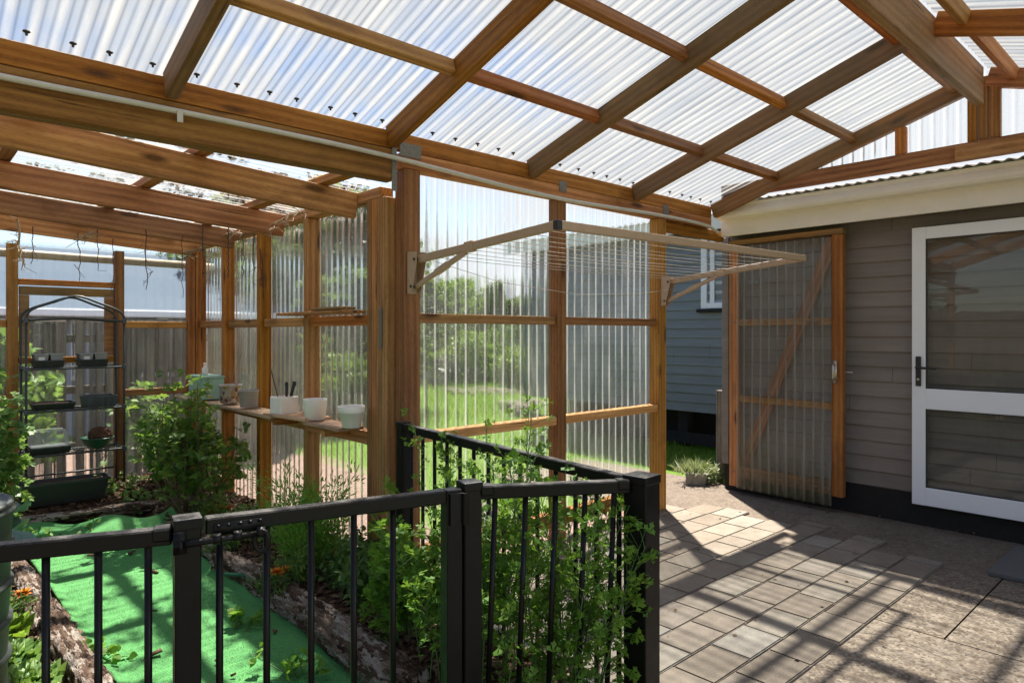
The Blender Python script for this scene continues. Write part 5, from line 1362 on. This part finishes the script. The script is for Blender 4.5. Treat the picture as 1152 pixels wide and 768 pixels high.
# cabbage with big ribbed blue-green leaves reaching over the bin
def cabbage():
    c = V((.15, 3.9, .22)); root = thing('cabbage_plant', 'blue green cabbage with large ribbed leaves behind the bin', 'cabbage', c); r_ = np.random.RandomState(4)
    vs, fs, k0 = [], [], 0; tb = Tubes(); tb.add([c - V((0, 0, .16)), c + V((0, 0, .30))], .02, 8, .012)
    for k in range(11):
        a = 2*PI*k/11*1.6 + r_.rand()*.4; L = r_.uniform(.24, .33); el = r_.uniform(.1, .75); z0 = .16 + .012*k; nu, nv = 15, 10
        for i in range(nu):
            u = -1+2*i/(nu-1)
            for j in range(nv):
                t = j/(nv-1); wv = .40*L*math.sin(PI*(.08+.84*t))**.7; cl_ = .10+L*t
                z = z0 + L*t*math.sin(el) - .5*L*t*t*math.cos(el) + .25*L*u*u*.5 + .012*math.cos(u*14+t*3)*(1-.3*abs(u)) + .01*math.sin(9*t+k)*abs(u)
                rr = cl_*math.cos(el*.6); y = u*wv
                vs.append((c.x+rr*math.cos(a)-y*math.sin(a), c.y+rr*math.sin(a)+y*math.cos(a), c.z+z))
        for i in range(nu-1):
            for j in range(nv-1): q = k0+i*nv+j; fs.append((q, q+1, q+nv+1, q+nv))
        k0 += nu*nv
        tb.add([(c.x, c.y, c.z+z0-.02), (c.x+.1*math.cos(a), c.y+.1*math.sin(a), c.z+z0)], .007, 6, .005)
    tb.obj('stalk', 'stalk', root)
    me = np_mesh('leaves', np.array(vs) - np.array(c), [np.array(fs)]); me.shade_smooth()
    mesh_obj('leaves', me, 'cabbage', root, Matrix.Translation(c))
cabbage()
o = board('dropped_trowel', on_z(252, 645, .10), on_z(283, 647, .10), .022, .012, 'green_bowl'); tag(o, 'thin green plastic trowel lying on the soil behind the log', 'trowel')
o = board('offcut_board', (1.93, 3.12, .10), (1.80, 4.15, .105), .03, .09, 'wood_pale'); tag(o, 'pale timber offcut lying on the soil against the side posts', 'board')

# ---- trough with silvery plant outside the gate
tc = on_z(798, 547, 0); tc = V((5.58, 3.50, -.01))
tp = tapered('stone_trough', tc, .26, .31, .16, .19, .12, 'concrete_pot', rot=R(35), wall=.02, rim=.006); tag(tp, 'small concrete trough of silvery plants beside the gate', 'planter')
lv = Leaves(77); rr_ = np.random.RandomState(77); n = 420
a = rr_.rand(n)*2*PI; pz = np.stack([tc.x+rr_.normal(size=n)*.09, tc.y+rr_.normal(size=n)*.07, np.full(n, .10)], -1)
lv.add('blade', pz, np.stack([np.cos(a)*.9, np.sin(a)*.9, .35+rr_.rand(n)*1.2], -1), rr_.normal(size=(n, 3)), rr_.uniform(.06, .15, n))
lv.cloud('oval', 260, (tc.x+.08, tc.y-.10, .08), (.13, .09, .08), .035)
tag(lv.obj('silver_plant', 'silver_leaf'), 'spiky silvery grey plant growing in the concrete trough', 'plant')

# ================================================================== garden outside
def tree(name, label, cat, loc, h, rad, mat, n, size, seed, trunk=.12, low=.25, lobes=16, conical=False, group=None, leaf='oval'):
    root = thing(name, label, cat, (loc[0], loc[1], -.03), 0, group); r_ = np.random.RandomState(seed)
    tb = Tubes(); lv = Leaves(seed); base = np.array([loc[0], loc[1], -.05])
    top = base + np.array([r_.normal()*.1*rad, r_.normal()*.1*rad, h*.9])
    tb.add([base, base*.5+top*.5 + np.array([.05*rad, 0, 0]), top], trunk, 8, trunk*.2)
    for k in range(lobes):
        t = low + (1-low)*(k+.5)/lobes; a = k*2.4 + r_.rand()
        env = (1.05-t) if conical else math.sin(PI*min(1, .25+.72*(t-low)/(1-low+1e-6)))**.7
        ro = rad*env*r_.uniform(.35, .85); c = base + np.array([math.cos(a)*ro, math.sin(a)*ro, h*t])
        s0 = base + (top-base)*max(.08, t-.22); tb.add([s0, (s0+c)/2 + np.array([0, 0, .05*h]), c], trunk*.35, 6, trunk*.08)
        cr = rad*r_.uniform(.28, .5)*(env*.6+.4)
        lv.cloud(leaf, n//lobes, c, (cr, cr, cr*.75), size, .5, .25)
    tb.obj('trunk', 'bark_trunk', root); lv.obj('crown', mat, root)
    return root
def shrub(name, label, cat, loc, h, rad, mat, n, size, seed, group=None, leaf='oval'):
    return tree(name, label, cat, loc, h, rad, mat, n, size, seed, .03, .12, 12, False, group, leaf)
p2 = thing('paling_fence', 'added unseen paling fence behind the viewer, darkening the door glass reflection', 'fence', (-7.2, 0, 0))  # added out of view, only to darken what the door glass reflects
rr_ = random.Random(6); y = -6.0; k = 0
while y < 7.0:
    w_ = rr_.uniform(.14, .155); board('paling', (-7.2, y+w_/2, -.02), (-7.2, y+w_/2, 1.9+rr_.uniform(-.02, .02)), w_, .018, 'paling', p2, (1, 0, 0), .002); y += w_ + .008  # palings of the added unseen fence
for z in (.3, 1.0, 1.65): board('rail', (-7.24, -6, z), (-7.24, 7, z), .05, .075, 'paling', p2)  # rails of the added unseen fence
TG = 'trees and shrubs across the lawn'
far = [ # px, distance, height, radius, kind
 (474, 24, 3.2, 1.3, 'dark', 'tall dark conifer seen beside the corner post'), (492, 30, 2.7, 1.8, 'dark', 'broad dark tree behind the tall conifer'),
 (530, 33, 2.8, 2.2, 'mid', 'rounded mid green tree at the far side of the lawn'), (556, 31, 3.6, 1.2, 'dark', 'narrow dark conifer between the rounded trees'),
 (584, 34, 2.9, 2.2, 'mid', 'mid green tree partly hidden by the house corner'), (512, 37, 4.0, 3.2, 'bright', 'bright green far tree at the end of the lawn'),
 (448, 30, 3.2, 2.2, 'dark', 'dark broad tree behind the corner post')]
for k, (px, d_, h, r_, kd, lab) in enumerate(far):
    p = at_d(px, 375, d_)
    tree('garden_tree', lab, 'tree', (p.x, p.y), h, r_, 'tree_'+kd, 7000, .26, 100+k, .14, .12, 16, kd == 'dark' and r_ < 2.1, TG)
near = [(524, 19, 1.45, .85, 'tree_bright', 'bright yellow green shrub at the lawn edge'), (543, 19.5, 1.1, .65, 'tree_bright', 'small lime shrub beside the bright yellow one'), (560, 22, 1.7, .9, 'tree_mid', 'mid green shrub before the narrow conifer'), (578, 17, 1.0, .6, 'tree_bright', 'pale green shrub close to the house corner'),
        (492, 18.5, .75, .6, 'lavender', 'purple flowering lavender bush at the lawn edge'), (478, 20, 1.6, .9, 'tree_dark', 'dark shrub behind the lavender bush'), (508, 23, 2.0, 1.1, 'tree_dark', 'dark rounded shrub behind the yellow green one')]
for k, (px, d_, h, r_, mt, lab) in enumerate(near):
    p = at_d(px, 375, d_); shrub('garden_shrub', lab, 'shrub', (p.x, p.y), h, r_, mt, 3000, .09, 130+k, TG)
side = [(402, 13.0, 4.0, 1.6, 'tree_dark', 'tall dark tree behind the shelf wall, next to the corner post'), (352, 14.5, 4.6, 1.7, 'tree_dark', 'dark spreading tree behind the middle of the shelf wall'), (318, 12.0, 3.4, 1.3, 'tree_mid', 'mid green tree behind the square white pot'), (276, 14.0, 4.4, 1.6, 'tree_mid', 'leafy tree behind the grey ribbed pot'), (246, 12.5, 3.0, 1.2, 'tree_mid', 'shorter leafy tree behind the mint box'),
        (378, 10.5, 2.3, 1.0, 'tree_mid', 'rounded green shrub close behind the white pots'), (335, 9.5, 1.3, .8, 'tree_bright', 'low bright shrub outside the shelf wall')]
for k, (px, d_, h, r_, mt, lab) in enumerate(side):
    p = at_d(px, 375, d_); tree('border_tree', lab, 'tree', (p.x, p.y), h, r_, mt, int(5000+40000/d_), .0105*d_, 160+k, .10, .10, 16, False, 'trees beyond the greenhouse side wall')
def hedge(name, label, a, b, h, dep, mat, n, size, seed):
    r_ = np.random.RandomState(seed); a, b = np.array(a), np.array(b); d = (b-a)/np.linalg.norm(b-a); nn = np.array([-d[1], d[0]])
    t = r_.rand(n); hh_ = h*(.82+.18*np.sin(t*31+seed)*np.sin(t*17)) ; z = hh_*r_.rand(n)**.7; o = r_.uniform(-.5, .5, n)*dep
    p = a[None] + (b-a)[None]*t[:, None] + nn[None]*o[:, None]; lv = Leaves(seed)
    lv.add('quad', np.stack([p[:, 0], p[:, 1], z], -1), r_.normal(size=(n, 3)), r_.normal(size=(n, 3)) + np.array([0, 0, .5]), size*r_.uniform(.6, 1.4, n))
    return tag(lv.obj(name, mat), label, 'hedge')
pa, pb = at_d(150, 375, 40), at_d(640, 375, 44)
hedge('hedge', 'long dark hedge closing the far end of the lawn', (pa.x, pa.y), (pb.x, pb.y), 1.9, 2.2, 'tree_mid', 16000, .36, 5)
pa, pb = at_d(225, 375, 17), at_d(432, 375, 19)
hedge('hedge', 'dark green hedge behind the trees beyond the greenhouse shelf wall', (pa.x, pa.y), (pb.x, pb.y), 2.9, 1.4, 'tree_dark', 9000, .24, 6)
# stones edging a bed across the lawn
rs = np.random.RandomState(8)
def stone(c, s, label, seed, group):
    bm = bmesh.new(); bmesh.ops.create_icosphere(bm, subdivisions=3, radius=1); r_ = random.Random(seed); ph = [r_.uniform(0, 6) for _ in range(6)]
    for v in bm.verts:
        f = 1 + .14*math.sin(3*v.co.x+ph[0])*math.sin(3*v.co.y+ph[1]) + .12*math.sin(4*v.co.z+ph[2]+v.co.x*2) + .07*math.sin(8*v.co.y+ph[3])
        v.co = V((v.co.x*s[0]*f, v.co.y*s[1]*f, v.co.z*s[2]*f))
    o = mesh_obj('edging_stone', bm, 'rock', None, Matrix.Translation(V(c)) @ Matrix.Rotation(r_.uniform(0, 3), 4, 'Z'), True)
    tag(o, label, 'stone', group)
for k in range(13):
    px = 509 + k*5.6; p = on_z(px, 440 + 1.5*math.sin(k*.8), 0)
    stone((p.x, p.y, .0), (.24+rs.rand()*.1, .2, .07+rs.rand()*.03), 'brown edging stone in the low row across the lawn', k, 'edging stones across the lawn')
for k, (px, py) in enumerate(((574, 461), (585, 466), (592, 458))):
    p = on_z(px, py, 0); stone((p.x, p.y, .08), (.24, .2, .12), ('dark rock at the lawn edge before the house corner', 'dark rock nearest the house corner', 'small dark rock behind the others by the house')[k], 40+k, None)
p = on_z(664, 545, 0); stone((2.95, 3.55, .10), (.14, .12, .15), 'pale rounded stone outside the clear wall by the middle post', 60, None)
# grass blades over the nearer lawn
def grass():
    r_ = np.random.RandomState(6); N = 46000
    x = r_.uniform(2.3, 13, N); y = 3.25 + r_.rand(N)**1.6*13
    ok = ~((x < 3.6) & (y > 4.4)) & ~((x < 2.95) & (y < 4.6)) & ~((x > 4.3) & (x < 7.05) & (y < 4.35)) & ~((x > 7.28) & (y < 7.7)) & ~((x > 2.85) & (x < 4.4) & (y < 3.6))
    x, y = x[ok], y[ok]; n = len(x); far_ = np.clip(np.hypot(x, y)/6, .8, 2.6)
    lv = Leaves(6); lv.add('blade', np.stack([x, y, np.full(n, -.032)], -1), np.stack([r_.normal(size=n)*.5, r_.normal(size=n)*.5, np.ones(n)], -1), r_.normal(size=(n, 3)), r_.uniform(.035, .075, n)*far_)
    stuff(lv.obj('lawn_grass', 'grass'))
grass()
# paling fence behind the greenhouse
pf = thing('paling_fence', 'weathered grey paling fence behind the greenhouse back wall', 'fence', (-1.5, 7.75, 0))
rr_ = random.Random(5); x = -6.0; k = 0; bmA = bmesh.new()
while x < 3.6:
    w = rr_.uniform(.095, .115); h = 1.53 + rr_.uniform(-.03, .03)
    o = board('paling', (x+w/2, 7.75+rr_.uniform(-.006, .006), -.02), (x+w/2, 7.75, h), .018, w, 'paling', pf, (1, 0, 0), .002)
    x += w + (rr_.uniform(.004, .02) if rr_.random() < .8 else .05)
for z in (.3, .85, 1.35): board('rail', (-6, 7.79, z), (3.65, 7.79, z), .05, .075, 'paling', pf)
for x in (-4.5, -2.4, -.3, 1.8, 3.55): board('post', (x, 7.85, -.03), (x, 7.85, 1.5), .09, .09, 'paling', pf, (1, 0, 0))
# neighbour's house over the fence
nh = thing('neighbour_house', 'blue grey low house with long roof beyond the paling fence', 'house', (-2, 14, 0))
box_obj('wall', (-9, 11.2, -.03), (5.2, 17, 1.74), 'neighbour_wall', nh, 0)
bm = bmesh.new(); P_ = [(-9.4, 10.8, 1.72), (5.6, 10.8, 1.72), (5.6, 14.2, 2.9), (-9.4, 14.2, 2.9), (5.6, 17.6, 1.72), (-9.4, 17.6, 1.72)]
vs = [bm.verts.new(p) for p in P_]; bm.faces.new((vs[0], vs[1], vs[2], vs[3])); bm.faces.new((vs[3], vs[2], vs[4], vs[5])); bm.faces.new((vs[1], vs[4], vs[2])); bm.faces.new((vs[0], vs[3], vs[5])); bm.faces.new((vs[0], vs[5], vs[4], vs[1]))
mesh_obj('roof', bm, 'neighbour_roof', nh)
box_obj('gutter', (-9.4, 10.68, 1.63), (5.6, 10.795, 1.73), 'white_alu', nh, .01)
for x in (-3.6, -1.2, .7, 2.6):
    w_ = box_obj('window', (x, 11.14, .75), (x+1.1, 11.195, 1.6), 'white_alu', nh, .01); box_obj('pane', (x+.07, 11.12, .82), (x+1.03, 11.135, 1.53), 'black_plastic', w_, 0)
tree('fence_shrub', 'yellow green leafy shrub between the rack and the paling fence', 'shrub', (.74, 6.98), 1.42, .42, 'light_leaf', 900, .10, 201, .02, .3, 10)
tree('fence_shrub', 'pale leafy shrub outside the back wall by the paling fence', 'shrub', (.25, 7.1), 1.2, .42, 'light_leaf', 800, .09, 202, .02, .2, 10)
tree('fence_shrub', 'yellow flowering shrub behind the far greenhouse corner pane', 'shrub', (1.75, 7.15), .95, .36, 'light_leaf', 500, .06, 203, .015, .2, 9)
# garden behind the viewer, seen only in the door glass
for k, (x, y, h, lab) in enumerate(((-9, -8, 4.0, 'round garden tree on the open lawn behind the patio'), (-1, -9, 3.2, 'low garden tree behind the patio, near the hedge'), (-10, 0, 4.5, 'tall garden tree behind the black fence'), (-10, 7, 3.6, 'garden tree beside the neighbour house'))):
    tree('garden_tree', lab, 'tree', (x, y), h, 1.8, 'tree_mid', 1400, .2, 220+k)

# ================================================================== light
S = V((.86, 1.0, 2.24)).normalized()
sl = bpy.data.lights.new('sun', 'SUN'); sl.energy = 4.4; sl.angle = R(1.0); sl.color = (1.0, .93, .82)
so = bpy.data.objects.new('sun', sl); COL.objects.link(so); so.rotation_euler = S.to_track_quat('Z', 'Y').to_euler(); so.location = (4, 5, 12)
w = bpy.data.worlds.new('World'); scene.world = w; w.use_nodes = True
nt = w.node_tree; nt.nodes.clear()
class WT(NT):
    def __init__(s, t): s.t = t
t = WT(nt)
sky = t.n('ShaderNodeTexSky', {'sky_type': 'NISHITA', 'sun_disc': False, 'sun_elevation': math.asin(S.z), 'sun_rotation': math.atan2(S.x, S.y), 'altitude': 50, 'air_density': 1.0, 'dust_density': 0.6, 'ozone_density': 1.5})
dirn = t.n('ShaderNodeTexCoord').outputs['Generated']
sp_ = t.n('ShaderNodeSeparateXYZ', None, Vector=dirn).outputs
zz = t.math('ADD', t.math('MAXIMUM', sp_[2], 0.0), 0.22)
uv = t.n('ShaderNodeCombineXYZ', None, X=t.math('DIVIDE', sp_[0], zz), Y=t.math('DIVIDE', sp_[1], zz)).outputs[0]
cn = t.noise(t.mapping(uv, (1, 1, 1), (3.7, 1.2, 0)), 1.15, 9, .56, .25)
# more cloud towards the house side of the sky
bias = t.math('MULTIPLY', t.math('ADD', sp_[0], t.math('MULTIPLY', sp_[1], .15)), .24)
cov = t.maprange(t.math('ADD', cn, bias), .49, .66, 0, 1)
cd_ = t.mix(t.maprange(cn, .62, .82, 0, 1), (4.7, 4.85, 5.1), (2.5, 2.8, 3.3))
back = t.maprange(t.math('ADD', t.math('MULTIPLY', sp_[0], -.68), t.math('MULTIPLY', sp_[1], -.73)), .05, .7, 1.0, 9.5)   # clouds behind the camera brightened many times over, as added fill light
cd_ = t.n('ShaderNodeVectorMath', {'operation': 'SCALE'}, _0=cd_, Scale=back).outputs[0]
cd_ = t.mix(t.maprange(back, 1.0, 9.5, 0, 1), cd_, t.mix(1.0, cd_, (0.90, 0.97, 1.08), 'MULTIPLY'))
colr = t.mix(cov, sky.outputs[0], cd_)
bg = t.n('ShaderNodeBackground', None, Strength=.055); t.set(bg, 'Color', colr)
wo = nt.nodes.new('ShaderNodeOutputWorld'); nt.links.new(bg.outputs[0], wo.inputs[0])

vs_ = scene.view_settings
scene.display_settings.display_device = 'sRGB'
vs_.view_transform = 'Standard'; vs_.look = 'None'; vs_.gamma = 1; vs_.use_curve_mapping = False; vs_.exposure = 1.78
cy = scene.cycles
scene.render.engine = 'CYCLES'
cy.use_denoising = True
try: cy.denoiser = 'OPENIMAGEDENOISE'
except Exception: pass
cy.max_bounces = 10; cy.diffuse_bounces = 5; cy.glossy_bounces = 4; cy.transmission_bounces = 8; cy.transparent_max_bounces = 40
cy.sample_clamp_indirect = 5; cy.caustics_reflective = False; cy.caustics_refractive = True
